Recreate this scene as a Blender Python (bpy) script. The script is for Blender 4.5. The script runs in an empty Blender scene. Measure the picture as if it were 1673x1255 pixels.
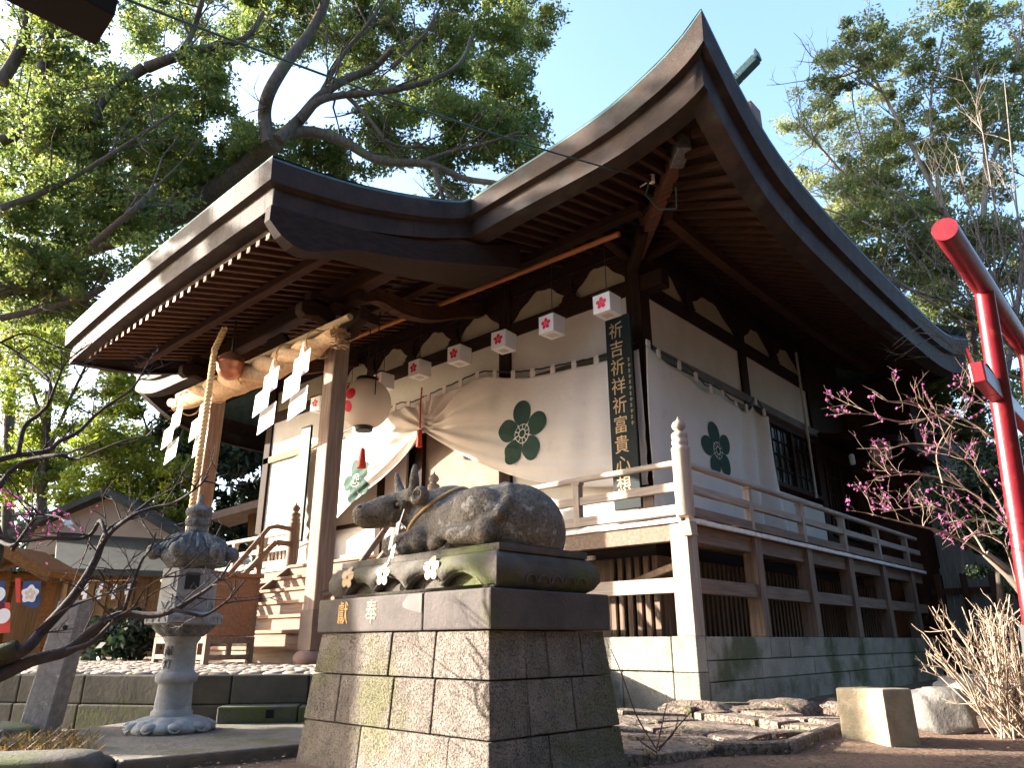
import bpy, math, random
import numpy as np
from mathutils import Vector, Matrix
random.seed(7); RNG=np.random.default_rng(11)
sc=bpy.context.scene; COL=sc.collection
# ------------------------------------------------------------------ camera, sky, sun
AZ=0.738777; PITCH=0.338813; ROLL=-0.004036; FPX=1201.8
CAM=np.array([4.7265,-8.487,0.75])
def _axes():
    c,s=math.cos(PITCH),math.sin(PITCH); cr,sr=math.cos(ROLL),math.sin(ROLL)
    F=np.array([0,c,s]); U=np.array([0,-s,c]); X=np.array([1.,0,0])
    X,U=cr*X+sr*U,-sr*X+cr*U
    B=np.array([[math.cos(AZ),-math.sin(AZ),0],[math.sin(AZ),math.cos(AZ),0],[0,0,1.]])
    return B@X,B@U,B@F
XB,UB,FB=_axes(); FH=np.array([-math.sin(AZ),math.cos(AZ),0.])
cam=bpy.data.cameras.new("camera"); camo=bpy.data.objects.new("camera",cam); COL.objects.link(camo)
cam.sensor_width=36; cam.lens=FPX/1673*36; cam.clip_end=2000; cam.clip_start=0.05
camo.matrix_world=Matrix(((XB[0],UB[0],-FB[0],CAM[0]),(XB[1],UB[1],-FB[1],CAM[1]),(XB[2],UB[2],-FB[2],CAM[2]),(0,0,0,1)))
sc.camera=camo
SUN_A=math.radians(31); SUN_E=math.radians(16.8)
SUN=np.array([-math.cos(SUN_A)*math.cos(SUN_E),-math.sin(SUN_A)*math.cos(SUN_E),math.sin(SUN_E)])
w=bpy.data.worlds.new("World"); sc.world=w; w.use_nodes=True
nt=w.node_tree; bg=nt.nodes["Background"]; sky=nt.nodes.new("ShaderNodeTexSky"); sky.sky_type='NISHITA'
sky.sun_disc=False; sky.sun_elevation=SUN_E; sky.sun_rotation=math.atan2(SUN[0],SUN[1]); sky.air_density=1.0; sky.dust_density=4.0; sky.ozone_density=2.8
nt.links.new(sky.outputs[0],bg.inputs[0]); bg.inputs[1].default_value=0.15
sl=bpy.data.lights.new("sun",'SUN'); sl.energy=5.0; sl.angle=math.radians(0.5); sl.color=(1,0.91,0.78)
so=bpy.data.objects.new("sun",sl); COL.objects.link(so); so.rotation_euler=Vector(SUN).to_track_quat('Z','Y').to_euler()
vs=sc.view_settings; vs.view_transform='Standard'; vs.look='None'; vs.gamma=1; vs.exposure=2.6
sc.cycles.max_bounces=7; sc.cycles.diffuse_bounces=4; sc.cycles.use_denoising=True
# ------------------------------------------------------------------ picture ray helpers
def ray(px,py): return (px-836.5)/FPX*XB-(py-627.5)/FPX*UB+FB
def at(px,py,H): r=ray(px,py); return CAM+r*(H/(r@FH))          # at horizontal distance H in front of the camera
def ony(px,py,Y): r=ray(px,py); return CAM+r*((Y-CAM[1])/r[1])
def onx(px,py,X): r=ray(px,py); return CAM+r*((X-CAM[0])/r[0])
def onz(px,py,Z): r=ray(px,py); return CAM+r*((Z-CAM[2])/r[2])
def hd(P): return (np.array(P)-CAM)@FH
def fdepth(P): return (np.array(P)-CAM)@FB
def proj(P):
    v=np.asarray(P)-CAM; d=v@FB
    return 836.5+FPX*(v@XB)/d, 627.5-FPX*(v@UB)/d
# ------------------------------------------------------------------ materials
def M(name,c1,c2=None,scale=6,stretch=(1,1,1),rough=.75,bump=0.0,bscale=None,c3=None,s3=2.0,lo3=.55,detail=6,metal=0,transl=0,spec=.35,lo=.35,hi=.65,bdist=.02,pit=None,isl=0):
    m=bpy.data.materials.new(name); m.use_nodes=True; t=m.node_tree; N=t.nodes; L=t.links
    b=N["Principled BSDF"]; b.inputs["Roughness"].default_value=rough; b.inputs["Metallic"].default_value=metal
    b.inputs["Specular IOR Level"].default_value=spec
    tc=N.new("ShaderNodeTexCoord"); mp=N.new("ShaderNodeMapping"); L.new(tc.outputs["Object"],mp.inputs[0]); mp.inputs["Scale"].default_value=stretch
    def noise(s,d=detail,rg=.6):
        n=N.new("ShaderNodeTexNoise"); n.inputs["Scale"].default_value=s; n.inputs["Detail"].default_value=d; n.inputs["Roughness"].default_value=rg; L.new(mp.outputs[0],n.inputs[0]); return n
    def ramp(f,a,c):
        r=N.new("ShaderNodeMapRange"); r.inputs[1].default_value=a; r.inputs[2].default_value=c; L.new(f,r.inputs[0]); return r.outputs[0]
    def mix(f,a,c):
        x=N.new("ShaderNodeMix"); x.data_type='RGBA'; L.new(f,x.inputs[0])
        for v,i in ((a,6),(c,7)):
            if isinstance(v,tuple): x.inputs[i].default_value=(*v,1)
            else: L.new(v,x.inputs[i])
        return x.outputs[2]
    col=c1
    if c2 is not None: col=mix(ramp(noise(scale).outputs[0],lo,hi),c1,c2)
    if c3 is not None: col=mix(ramp(noise(s3).outputs[0],lo3,lo3+.12),col,c3)
    if isl:
        ge_=N.new("ShaderNodeNewGeometry"); mr=N.new("ShaderNodeMapRange"); L.new(ge_.outputs["Random Per Island"],mr.inputs[0]); mr.inputs[3].default_value=1-isl; mr.inputs[4].default_value=1+isl*.6
        x=N.new("ShaderNodeMix"); x.data_type='RGBA'; x.blend_type='MULTIPLY'; x.inputs[0].default_value=1; L.new(mr.outputs[0],x.inputs[7])
        if isinstance(col,tuple): x.inputs[6].default_value=(*col,1)
        else: L.new(col,x.inputs[6])
        col=x.outputs[2]
    pv=None
    if pit:
        pn=noise(pit[1],3,.55).outputs[0]; pv=ramp(pn,pit[2]-.06,pit[2]+.06)
        x=N.new("ShaderNodeMix"); x.data_type='RGBA'; x.blend_type='MULTIPLY'; L.new(pv,x.inputs[0])
        if isinstance(col,tuple): x.inputs[6].default_value=(*col,1)
        else: L.new(col,x.inputs[6])
        x.inputs[7].default_value=(pit[0],pit[0],pit[0],1); col=x.outputs[2]
    if isinstance(col,tuple): b.inputs["Base Color"].default_value=(*col,1)
    else: L.new(col,b.inputs["Base Color"])
    if bump:
        bn=N.new("ShaderNodeBump"); bn.inputs["Strength"].default_value=bump; bn.inputs["Distance"].default_value=bdist
        hn=noise(bscale or scale*3,8,.65).outputs[0]
        if pv is not None:
            sb=N.new("ShaderNodeMath"); sb.operation='MULTIPLY_ADD'; L.new(pv,sb.inputs[0]); sb.inputs[1].default_value=-.8; L.new(hn,sb.inputs[2]); hn=sb.outputs[0]
        L.new(hn,bn.inputs["Height"]); L.new(bn.outputs[0],b.inputs["Normal"])
    if transl:
        tr=N.new("ShaderNodeBsdfTranslucent"); ms=N.new("ShaderNodeMixShader"); ms.inputs[0].default_value=transl
        if isinstance(col,tuple): tr.inputs[0].default_value=(*col,1)
        else: L.new(col,tr.inputs[0])
        L.new(b.outputs[0],ms.inputs[1]); L.new(tr.outputs[0],ms.inputs[2]); L.new(ms.outputs[0],N["Material Output"].inputs[0])
    return m
def wood(n,a,b,axis,rough=.8):
    st=[14,14,14]; st[axis]=1.0
    return M(n,a,b,scale=1.6,stretch=tuple(st),rough=rough,bump=.25,bscale=3,bdist=.01,spec=.15,isl=.18)
DK1,DK2=(.018,.009,.006),(.036,.017,.010)
dwx,dwy,dwz=[wood("dark_wood_%d"%i,DK1,DK2,i) for i in range(3)]
rwx=wood("rafter_wood_x",(.050,.022,.013),(.028,.013,.008),0); rwy=wood("rafter_wood_y",(.085,.036,.017),(.045,.019,.010),1); rwd=wood("rafter_wood_dark",(.055,.024,.014),(.03,.014,.008),1)  # rafters under the main eave darker: eave shade put into their colour
MW1,MW2=(.25,.18,.135),(.15,.105,.08)
mwx,mwy,mwz=[wood("weathered_wood_%d"%i,MW1,MW2,i) for i in range(3)]
PW1,PW2=(.42,.35,.29),(.27,.215,.175)
pwx,pwy,pwz=[wood("pale_wood_%d"%i,PW1,PW2,i) for i in range(3)]
boxwood=wood("box_wood",(.32,.17,.10),(.22,.105,.06),0)
endwhite=M("white_paint",(.72,.68,.64),(.45,.40,.37),scale=9,rough=.8,lo=.5,hi=.75)
fasc=M("bark_fascia",(.050,.033,.025),(.026,.019,.017),scale=3,rough=.75,bump=.3,bscale=14,spec=.2,c3=(.055,.052,.045),s3=1.3,lo3=.55)
copper=M("green_copper",(.07,.13,.12),(.04,.075,.075),scale=5,rough=.55,metal=.2)
plaster=M("white_plaster",(.60,.57,.53),(.52,.48,.44),scale=1.4,rough=.92,bump=.04,bscale=30)
cream=M("cream_plaster",(.40,.36,.26),(.32,.28,.19),scale=2,rough=.95)
stone=M("grey_stone",(.30,.28,.245),(.20,.185,.16),scale=4,rough=.92,bump=.5,bscale=26,c3=(.36,.345,.31),s3=9,lo3=.6)
basestone=M("base_stone",(.38,.35,.29),(.26,.24,.19),scale=3,rough=.93,bump=.7,bscale=30,c3=(.12,.125,.065),s3=1.1,lo3=.50,pit=(.75,60,.58),isl=.2)
plinth=M("rough_plinth_stone",(.25,.21,.18),(.155,.13,.11),scale=9,rough=.96,bump=1.0,bscale=48,c3=(.15,.14,.075),s3=1.3,lo3=.52,bdist=.025,pit=(.5,95,.60),isl=.2)
darkstone=M("dark_mossy_stone",(.10,.085,.075),(.06,.056,.045),scale=7,rough=.93,bump=.6,bscale=28,c3=(.075,.085,.03),s3=1.7,lo3=.5,pit=(1.6,90,.66))
slabstone=M("purple_grey_stone",(.095,.078,.074),(.055,.047,.045),scale=3,rough=.9,bump=.4,bscale=34,c3=(.09,.09,.05),s3=1.3,lo3=.56,pit=(1.7,110,.66))
cowstone=M("weathered_cow_stone",(.125,.108,.085),(.20,.172,.14),scale=5,rough=.92,bump=.7,bscale=55,c3=(.40,.37,.33),s3=11,lo3=.56,bdist=.015,pit=(.6,60,.56))
lantstone=M("lantern_granite",(.34,.335,.32),(.24,.235,.225),scale=10,rough=.9,bump=.35,bscale=60,pit=(.8,120,.58))
lantdark=M("lantern_weathered",(.25,.255,.245),(.15,.155,.15),scale=12,rough=.95,bump=.8,bscale=36,c3=(.32,.325,.31),s3=22,lo3=.56,pit=(.6,70,.56))
dirt=M("dirt",(.22,.135,.088),(.14,.088,.06),scale=1.6,rough=1,bump=1.0,bscale=18,c3=(.27,.185,.13),s3=9,lo3=.58,bdist=.04,pit=(.7,40,.6))
paving=M("paving_rock",(.28,.225,.185),(.17,.14,.115),scale=3,rough=.95,bump=.6,bscale=14,c3=(.12,.125,.05),s3=2.5,lo3=.6,isl=.3)
cloth=M("curtain_cloth",(.77,.71,.655),(.72,.655,.60),scale=1.5,rough=.95,transl=.15,bump=.35,bscale=5,bdist=.035,c3=(.68,.61,.55),s3=3.5,lo3=.6)
green=M("crest_green",(.022,.055,.04),(.03,.065,.048),scale=8,rough=.95)
clothline=M("crest_line_cloth",(.72,.68,.63),rough=.95)
signblack=M("sign_black_green",(.005,.010,.010),(.008,.015,.014),scale=5,rough=.6,spec=.15)
gold=M("gold_paint",(.46,.31,.15),(.32,.20,.09),scale=20,rough=.45,metal=.2)
goldpale=M("old_gold_paint",(.30,.185,.07),(.22,.125,.04),scale=30,rough=.55)
goldcut=M("gilded_carving",(.52,.28,.03),(.42,.2,.02),scale=30,rough=.5)
paper=M("white_paper",(.84,.83,.82),rough=.9,transl=.25)
lampwhite=M("lantern_acrylic",(.80,.78,.75),rough=.5,transl=.3)
lampcream=M("paper_lantern",(.76,.68,.58),rough=.8,transl=.25)
red=M("crest_red",(.58,.012,.05),rough=.6); redtassel=M("tassel_red",(.50,.05,.03),rough=.8)
torired=M("torii_red",(.18,.009,.016),(.12,.007,.011),scale=6,rough=.33,bump=.12,bscale=30,c3=(.26,.045,.04),s3=9,lo3=.60,spec=.5)
black=M("black_iron",(.012,.012,.012),rough=.5); cablegreen=M("cable_green",(.03,.075,.07),rough=.5)
porcelain=M("porcelain",(.75,.74,.72),rough=.3); metal=M("zinc",(.22,.22,.21),(.12,.12,.11),scale=20,rough=.5,metal=.5)
bronze=M("copper_bell",(.52,.22,.12),(.36,.14,.08),scale=8,rough=.42,metal=.6)
rope=M("straw_rope",(.62,.42,.24),(.46,.29,.16),scale=20,stretch=(1,1,1),rough=.95,bump=.4,bscale=70)
hemp=M("hemp_rope",(.66,.46,.25),(.5,.34,.17),scale=30,rough=.95,bump=.4,bscale=90)
glassdark=M("window_glass",(.02,.024,.024),(.05,.05,.035),scale=1.2,rough=.25,spec=.3)
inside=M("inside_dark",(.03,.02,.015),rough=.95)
tile=M("dark_roof_tile",(.030,.034,.028),(.016,.018,.015),scale=3,rough=.8,bump=.3,bscale=20)
shedwall=M("shed_plaster",(.30,.23,.17),(.25,.19,.14),scale=2,rough=.95)
shedwood=wood("shed_boards",(.20,.12,.055),(.12,.07,.03),2); orangewood=wood("orange_wood",(.17,.08,.024),(.10,.045,.013),0)
blue=M("banner_blue",(.03,.06,.16),rough=.9); bark=M("bark",(.10,.075,.058),(.045,.035,.028),scale=5,stretch=(3,3,.7),rough=1,bump=.8,bscale=14,c3=(.07,.085,.03),s3=1.2,lo3=.55)
barkpale=M("bark_pale",(.20,.17,.14),(.12,.10,.08),scale=5,rough=1); barkdark=M("plum_bark",(.030,.026,.028),(.055,.045,.045),scale=20,rough=.95,bump=.5,bscale=60)
plumtwig=M("plum_twig",(.27,.20,.15),(.17,.12,.095),scale=14,rough=.9)
twigpale=M("pale_twig",(.40,.31,.23),(.26,.19,.14),scale=14,rough=.9); pink=M("plum_blossom",(.30,.045,.20),(.46,.14,.32),scale=18,rough=.8,transl=.3)
greyboard=wood("grey_boards",(.20,.20,.17),(.13,.13,.11),2); brownpost=wood("brown_fence",(.085,.042,.026),(.05,.026,.016),2)
def leafmat(n,a,b,c,transl=.4,s=.9):
    return M(n,a,b,scale=s*1.5,rough=.5,c3=c,s3=s*6,lo3=.55,transl=transl,spec=.4)
leaf_camphor=leafmat("camphor_leaves",(.15,.19,.045),(.09,.14,.04),(.38,.34,.05),.65,.6)
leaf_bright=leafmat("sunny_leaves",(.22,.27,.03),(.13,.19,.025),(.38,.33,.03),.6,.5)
leaf_pale=leafmat("backlit_leaves",(.34,.36,.16),(.22,.26,.10),(.42,.40,.16),.55,.7)  # backlight on the leaves put into a paler leaf colour
leaf_dark=leafmat("cedar_leaves",(.022,.042,.020),(.012,.026,.014),(.04,.06,.02),.25,.7)
leaf_right=leafmat("evergreen_leaves",(.17,.20,.06),(.11,.15,.05),(.38,.34,.11),.6,.7)
leaf_autumn=leafmat("yellowing_leaves",(.23,.19,.03),(.15,.14,.025),(.33,.2,.03),.5,.8)
fern=leafmat("dry_fern",(.20,.11,.03),(.12,.10,.03),(.25,.14,.05),.3,5)
# ------------------------------------------------------------------ mesh helpers
class MB:
    def __init__(s): s.v=[]; s.f=[]; s.sm=[]
    def add(s,V,F,sm=False):
        n=len(s.v); s.v+= [tuple(map(float,p)) for p in V]; s.f+=[tuple(n+i for i in f) for f in F]; s.sm+=[sm]*len(F); return s
    def box(s,x0,x1,y0,y1,z0,z1): return s.hexa([(x0,y0,z0),(x1,y0,z0),(x1,y1,z0),(x0,y1,z0),(x0,y0,z1),(x1,y0,z1),(x1,y1,z1),(x0,y1,z1)])
    def hexa(s,V): return s.add(V,[(0,3,2,1),(4,5,6,7),(0,1,5,4),(1,2,6,5),(2,3,7,6),(3,0,4,7)])
    def bar(s,a,b,w,h,up=(0,0,1)):                # rectangular bar from a to b, w across, h along up
        a=np.array(a,float);b=np.array(b,float); d=(b-a)/np.linalg.norm(b-a); u=np.array(up,float); sx=np.cross(d,u); sx/=np.linalg.norm(sx); u=np.cross(sx,d)
        q=[(-w/2,-h/2),(w/2,-h/2),(w/2,h/2),(-w/2,h/2)]
        return s.hexa([a+sx*i+u*j for i,j in q]+[b+sx*i+u*j for i,j in q])
    def tube(s,P,R,n=8,cap=True):
        P=[np.array(p,float) for p in P]; R=list(R) if hasattr(R,'__len__') else [R]*len(P); V=[];F=[]
        up=np.array([.13,.21,.97]); t=P[1]-P[0]; sx=np.cross(t,up); sx/=np.linalg.norm(sx)+1e-12
        for i,p in enumerate(P):
            t=P[min(i+1,len(P)-1)]-P[max(i-1,0)]; t=t/(np.linalg.norm(t)+1e-12); sx=sx-t*(sx@t); sx/=np.linalg.norm(sx)+1e-12; u=np.cross(t,sx)
            for k in range(n):
                a=2*math.pi*k/n; V.append(p+R[i]*(math.cos(a)*sx+math.sin(a)*u))
        for i in range(len(P)-1):
            for k in range(n): F.append((i*n+k,i*n+(k+1)%n,(i+1)*n+(k+1)%n,(i+1)*n+k))
        s.add(V,F,True)
        if cap: s.add(V[:n],[tuple(range(n))[::-1]]); s.add(V[-n:],[tuple(range(n))])
        return s
    def lathe(s,prof,c=(0,0,0),n=24,mod=None,sm=True):   # prof (r,z); mod(a,i)->radius factor
        V=[];F=[]
        for i,(r,z) in enumerate(prof):
            for k in range(n):
                a=2*math.pi*k/n; rr=r*(mod(a,i) if mod else 1); V.append((c[0]+rr*math.cos(a),c[1]+rr*math.sin(a),c[2]+z))
        for i in range(len(prof)-1):
            for k in range(n): F.append((i*n+k,i*n+(k+1)%n,(i+1)*n+(k+1)%n,(i+1)*n+k))
        s.add(V,F,sm); s.add(V[:n],[tuple(range(n))[::-1]]); s.add(V[-n:],[tuple(range(n))]); return s
    def prism(s,poly,off):                         # poly: list of 3d points, extruded by off
        n=len(poly); o=np.array(off,float); V=[np.array(p,float) for p in poly]; V=V+[p+o for p in V]
        return s.add(V,[tuple(range(n))[::-1],tuple(range(n,2*n))]+[(i,(i+1)%n,n+(i+1)%n,n+i) for i in range(n)])
    def grid(s,G,sm=True):                         # G[i][j] points
        a=len(G);b=len(G[0]); return s.add([p for r in G for p in r],[(i*b+j,i*b+j+1,(i+1)*b+j+1,(i+1)*b+j) for i in range(a-1) for j in range(b-1)],sm)
    def ball(s,c,r,n=10,sq=(1,1,1)):
        c=np.array(c,float);V=[];F=[]
        for i in range(n+1):
            t=math.pi*i/n
            for k in range(2*n): a=math.pi*k/n; V.append(c+r*np.array([math.sin(t)*math.cos(a)*sq[0],math.sin(t)*math.sin(a)*sq[1],math.cos(t)*sq[2]]))
        m=2*n
        for i in range(n):
            for k in range(m): F.append((i*m+k,(i+1)*m+k,(i+1)*m+(k+1)%m,i*m+(k+1)%m))
        return s.add(V,F,True)
    def build(s,name,m,parent=None,bevel=0,solid=0,sub=0):
        me=bpy.data.meshes.new(name); me.from_pydata(s.v,[],s.f); me.polygons.foreach_set("use_smooth",s.sm); me.materials.append(m)
        return link(name,me,parent,bevel,solid,sub)
def link(name,me,parent=None,bevel=0,solid=0,sub=0):
    me.update(); o=bpy.data.objects.new(name,me); COL.objects.link(o)
    if parent is not None:
        o.parent=parent
        if parent.type=='EMPTY': o.matrix_parent_inverse=Matrix.Translation(-parent.location)
    if solid: md=o.modifiers.new("solid",'SOLIDIFY'); md.thickness=solid; md.offset=0
    if bevel: md=o.modifiers.new("bevel",'BEVEL'); md.width=bevel; md.segments=2; md.limit_method='ANGLE'
    if sub: md=o.modifiers.new("sub",'SUBSURF'); md.levels=sub; md.render_levels=sub
    return o
def tag(o,label=None,cat=None,group=None,kind=None):
    for k,v in (("label",label),("category",cat),("group",group),("kind",kind)):
        if v: o[k]=v
    return o
def empty(name,loc,label,cat,group=None):
    o=bpy.data.objects.new(name,None); COL.objects.link(o); o.location=loc; o.empty_display_size=.2; return tag(o,label,cat,group)
KIDS={}
def copy_thing(root,off,label):
    kids={}
    for o in bpy.data.objects:
        if o.parent: kids.setdefault(o.parent.name,[]).append(o)
    def rec(o,par):
        c=o.copy(); COL.objects.link(c)
        if par: c.parent=par; c.matrix_parent_inverse=o.matrix_parent_inverse.copy()
        for k in kids.get(o.name,[]): rec(k,c)
        return c
    r=rec(root,None); r.location=root.location+Vector(off); r["label"]=label; return r
def text_mesh(txt,size,depth=.004):
    cu=bpy.data.curves.new("t",'FONT'); cu.body=txt; cu.size=size; cu.align_x='CENTER'; cu.align_y='CENTER'; cu.extrude=depth; cu.resolution_u=3
    o=bpy.data.objects.new("t",cu); COL.objects.link(o); dg=bpy.context.evaluated_depsgraph_get(); me=bpy.data.meshes.new_from_object(o.evaluated_get(dg))
    V=[v.co.copy() for v in me.vertices]; F=[tuple(p.vertices) for p in me.polygons]
    bpy.data.objects.remove(o); bpy.data.curves.remove(cu); bpy.data.meshes.remove(me); return V,F
def put_text(mb,txt,size,c,ux,uz,nrm,depth=.004,sx=1.0):
    V,F=text_mesh(txt,size,depth); c,ux,uz,nrm=[np.array(q,float) for q in (c,ux,uz,nrm)]
    mb.add([c+ux*v.x*sx+uz*v.y+nrm*v.z for v in V],F); return mb
def lerp_curve(P):                                  # smooth interpolation of (x,y) points
    P=sorted(P); X=np.array([p[0] for p in P]);Y=np.array([p[1] for p in P])
    m=np.gradient(Y,X)
    def f(x):
        i=int(np.clip(np.searchsorted(X,x)-1,0,len(X)-2)); h=X[i+1]-X[i]; t=(min(max(x,X[0]),X[-1])-X[i])/h
        return (2*t**3-3*t*t+1)*Y[i]+(t**3-2*t*t+t)*h*m[i]+(-2*t**3+3*t*t)*Y[i+1]+(t**3-t*t)*h*m[i+1]
    return f
def circle(cx,cz,rx,rz=None,n=20,rot=0):
    rz=rz or rx; c,s=math.cos(rot),math.sin(rot)
    return [(cx+rx*math.cos(a)*c-rz*math.sin(a)*s,cz+rx*math.cos(a)*s+rz*math.sin(a)*c) for a in [2*math.pi*k/n for k in range(n)]]
def fan(mb,poly,fn):                                # disc: concentric rings so it follows a curved cloth
    cx=sum(p[0] for p in poly)/len(poly);cz=sum(p[1] for p in poly)/len(poly); n=len(poly); V=[fn(cx,cz)];F=[]
    for r in (.34,.67,1.0): V+=[fn(cx+(p[0]-cx)*r,cz+(p[1]-cz)*r) for p in poly]
    F+=[(0,1+i,1+(i+1)%n) for i in range(n)]
    for q in range(2): F+=[(1+q*n+i,1+(q+1)*n+i,1+(q+1)*n+(i+1)%n,1+q*n+(i+1)%n) for i in range(n)]
    mb.add(V,F)
def plum_petals(R,el=1.15,k=.40,ph=math.pi/2,dist=.63):
    return [circle(R*dist*math.cos(a),R*dist*math.sin(a),R*k*el,R*k,22,a) for a in [ph+2*math.pi*i/5 for i in range(5)]]
# ------------------------------------------------------------------ GROUND
def hnoise(x,y,s=1.0):
    return (np.sin(x*1.7*s+1.3)*np.cos(y*1.3*s-.4)+.5*np.sin(x*3.9*s-y*2.7*s)+.25*np.sin(x*8.1*s+y*7.3*s))/1.75
xs=np.concatenate([[-260,-120,-70,-45,-30],np.arange(-24,14.01,.3),[20,35,60,120,260]]); ys=np.concatenate([[-60,-40,-25,-18],np.arange(-14,16.01,.3),[20,30,50,90,160,260]])
G=[[(x,y,-.03+.018*hnoise(x,y)+.01*math.sin(x*5.1)*math.sin(y*4.3) if -24<x<14 and -14<y<16 else -.03) for y in ys] for x in xs]
gb=MB(); gb.grid(G); tag(gb.build("ground",dirt),kind="structure")
# ------------------------------------------------------------------ SHRINE HALL
XC=-7.1; WX=-1.17; WY=1.17; ZS=.82; ZF=2.27; YE=10.8; XL=-13.03
EX,EY,EYB=1.65,-1.52,12.2; YM=(EY+EYB)/2
hall=empty("shrine_hall",(XC,5,0),"large dark timber shrine hall with white plaster panels, railed veranda and sweeping curved roof","shrine")
def P(mb,n,m,par=hall,**k): return mb.build(n,m,par,**k)
# stone foundation: dressed blocks in courses
b=MB(); b.box(-5.6,-.06,.06,9,-.1,ZS-.01); b.box(-5,-.06,.06,YE-.1,-.1,ZS-.01)
def course_y(x,z0,z1,y0,y1,cuts):
    c=[y0]+cuts+[y1]
    for a,e in zip(c[:-1],c[1:]): b.box(x-.3,x+random.uniform(-.004,.006),a+.006,e-.006,z0+.006,z1-.004)
course_y(0,.53,ZS,.245,YE,[2.1,2.75,4.4,5.9,7.6,9.2]); course_y(0,.28,.53,.245,YE,[1.75,3.6,5.6,7.4,9.0]); course_y(.01,-.1,.28,.245,YE,[1.7,3.3,5.0,6.9,8.8])
b.box(-.34,0,0,.24,.405,ZS); b.box(-.34,.005,-.004,.235,-.1,.398)       # corner quoin
for z0,z1,cuts in ((.41,ZS,[-1.75,-3.1,-4.4]),(-.1,.40,[-1.1,-2.4,-3.9])):
    c=[-.346]+cuts+[-5.6]
    for a,e in zip(c[:-1],c[1:]): b.box(e+.006,a-.003,random.uniform(-.006,.004),.3,z0+.003,z1-.003)
foundation=P(b,"stone_foundation",basestone,bevel=.012)
# veranda: floor, white-painted board ends, joists, posts
b=MB(); yv=.06
while yv<YE-.05:
    wv=.24; b.box(WX+.0,-.02,yv,yv+wv-.006,ZF-.05,ZF-.005); yv+=wv
xv=-.03
while xv>XL+.3: b.box(xv-.236,xv,.02,WY,ZF-.052,ZF-.004) ; xv-=.242
P(b,"veranda_floor",mwy)
b=MB(); yv=.0
while yv<YE: b.box(-.02,.035+random.uniform(0,.006),yv,min(yv+.236,YE),ZF-.062,ZF-.002+random.uniform(-.004,.003)); yv+=.24
P(b,"floor_edge",endwhite,bevel=.004); b=MB(); xv=-.06
while xv>-4.7: b.box(xv-.236,xv,-.035-random.uniform(0,.006),.02,ZF-.062,ZF-.002+random.uniform(-.004,.003)); xv-=.24
P(b,"floor_edge",endwhite,bevel=.004); b=MB(); xv=-9.4
while xv>XL: b.box(xv-.236,xv,-.035,.02,ZF-.062,ZF-.002); xv-=.24
P(b,"floor_edge",endwhite,bevel=.004)
P(MB().box(-.09,.07,-.06,.09,ZF-.005,ZF+.045),"corner_cap",endwhite,bevel=.006)
for q in ((-.19,-.07,.13,YE-.05,1.985,ZF-.064),(-4.8,-.15,.0,.12,1.985,ZF-.066),(XL,-9.3,.0,.12,1.985,ZF-.066)): P(MB().box(*q),"floor_beam",mwy,bevel=.006)
P(MB().hexa([(-.03,-.05,2.02),(.1,-.05,2.02),(.1,.09,2.02),(-.03,.09,2.02),(-.07,-.09,ZF-.064),(.1,-.09,ZF-.064),(.1,.09,ZF-.064),(-.07,.09,ZF-.064)]),"beam_nose",pwz,bevel=.012)
def vpost(x,y,w=.215,m=mwz): return P(MB().box(x-w,x,y,y+w,ZS,ZF-.066),"veranda_post",m,bevel=.008)
vpost(.005,-.01,.25,pwz)
PY=[1.98,3.92,5.86,7.78,9.7]
for y in PY: vpost(-.005,y)
for x in (-2.05,-4.0): vpost(x,.0)
for x in (-10.6,-12.6): vpost(x,.0)
ys=[.24]+[v for y in PY for v in (y,y+.215)]+[YE-.1]
for a,e in zip(ys[0::2],ys[1::2]): P(MB().box(-.17,-.05,a,e,1.345,1.53),"veranda_tie",mwy,bevel=.006)
xs=[-.245,-2.05,-2.265,-4.0,-4.215,-4.9]
for a,e in zip(xs[0::2],xs[1::2]): P(MB().box(e,a,.04,.15,1.345,1.53),"veranda_tie",pwx,bevel=.006)
# underfloor lattice walls and bracing
b=MB(); yv=WY+.1
while yv<YE: b.box(WX-.05,WX,yv,yv+.075,ZS,ZF-.3); yv+=.16
xv=WX-.02
while xv>-5.2:
    wv=random.choice([.08,.08,.16,.2]) if -3.0<xv<-1.9 else .085
    b.box(xv-wv,xv,WY,WY+.05,ZS,ZF-.3); xv-=wv+(.01 if -3.0<xv<-1.9 else .07)
P(b,"underfloor_lattice",mwz)
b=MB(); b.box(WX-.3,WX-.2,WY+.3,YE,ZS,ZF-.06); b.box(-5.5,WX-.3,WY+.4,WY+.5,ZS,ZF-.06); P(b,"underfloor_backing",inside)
b=MB(); b.bar((-.5,.5,1.72),(-1.9,1.1,1.5),.07,.09); b.bar((-.5,.6,2.1),(-.5,YE,2.1),.12,.12); b.bar((-.6,.5,2.15),(-5,.5,2.15),.12,.12); P(b,"floor_brace",mwx)
# railing
def rail_seg(mb,a,c,z,w,h): mb.bar((*a,z),(*c,z),w,h)
rail=P(MB().tube([(-.03,.1,2.985),(-.03,YE-.2,2.985)],.045,10),"railing",pwy)
b=MB(); rail_seg(b,(-.035,.1),(-.035,YE-.1),2.67,.075,.11); b.build("middle_rail",pwy,rail,bevel=.006)
b=MB(); rail_seg(b,(-.035,.1),(-.035,YE-.1),2.36,.10,.125); b.build("bottom_rail",mwy,rail,bevel=.006)
b=MB().tube([(-.1,-.0,2.985),(-2.2,0,2.985),(-4.8,0,2.985)],.045,10); b.build("top_rail",pwx,rail)
b=MB(); rail_seg(b,(-.1,0),(-4.8,0),2.67,.075,.115); b.build("middle_rail",pwx,rail,bevel=.006)
b=MB(); rail_seg(b,(-.1,0),(-4.8,0),2.37,.10,.13); b.build("bottom_rail",pwx,rail,bevel=.006)
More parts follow.
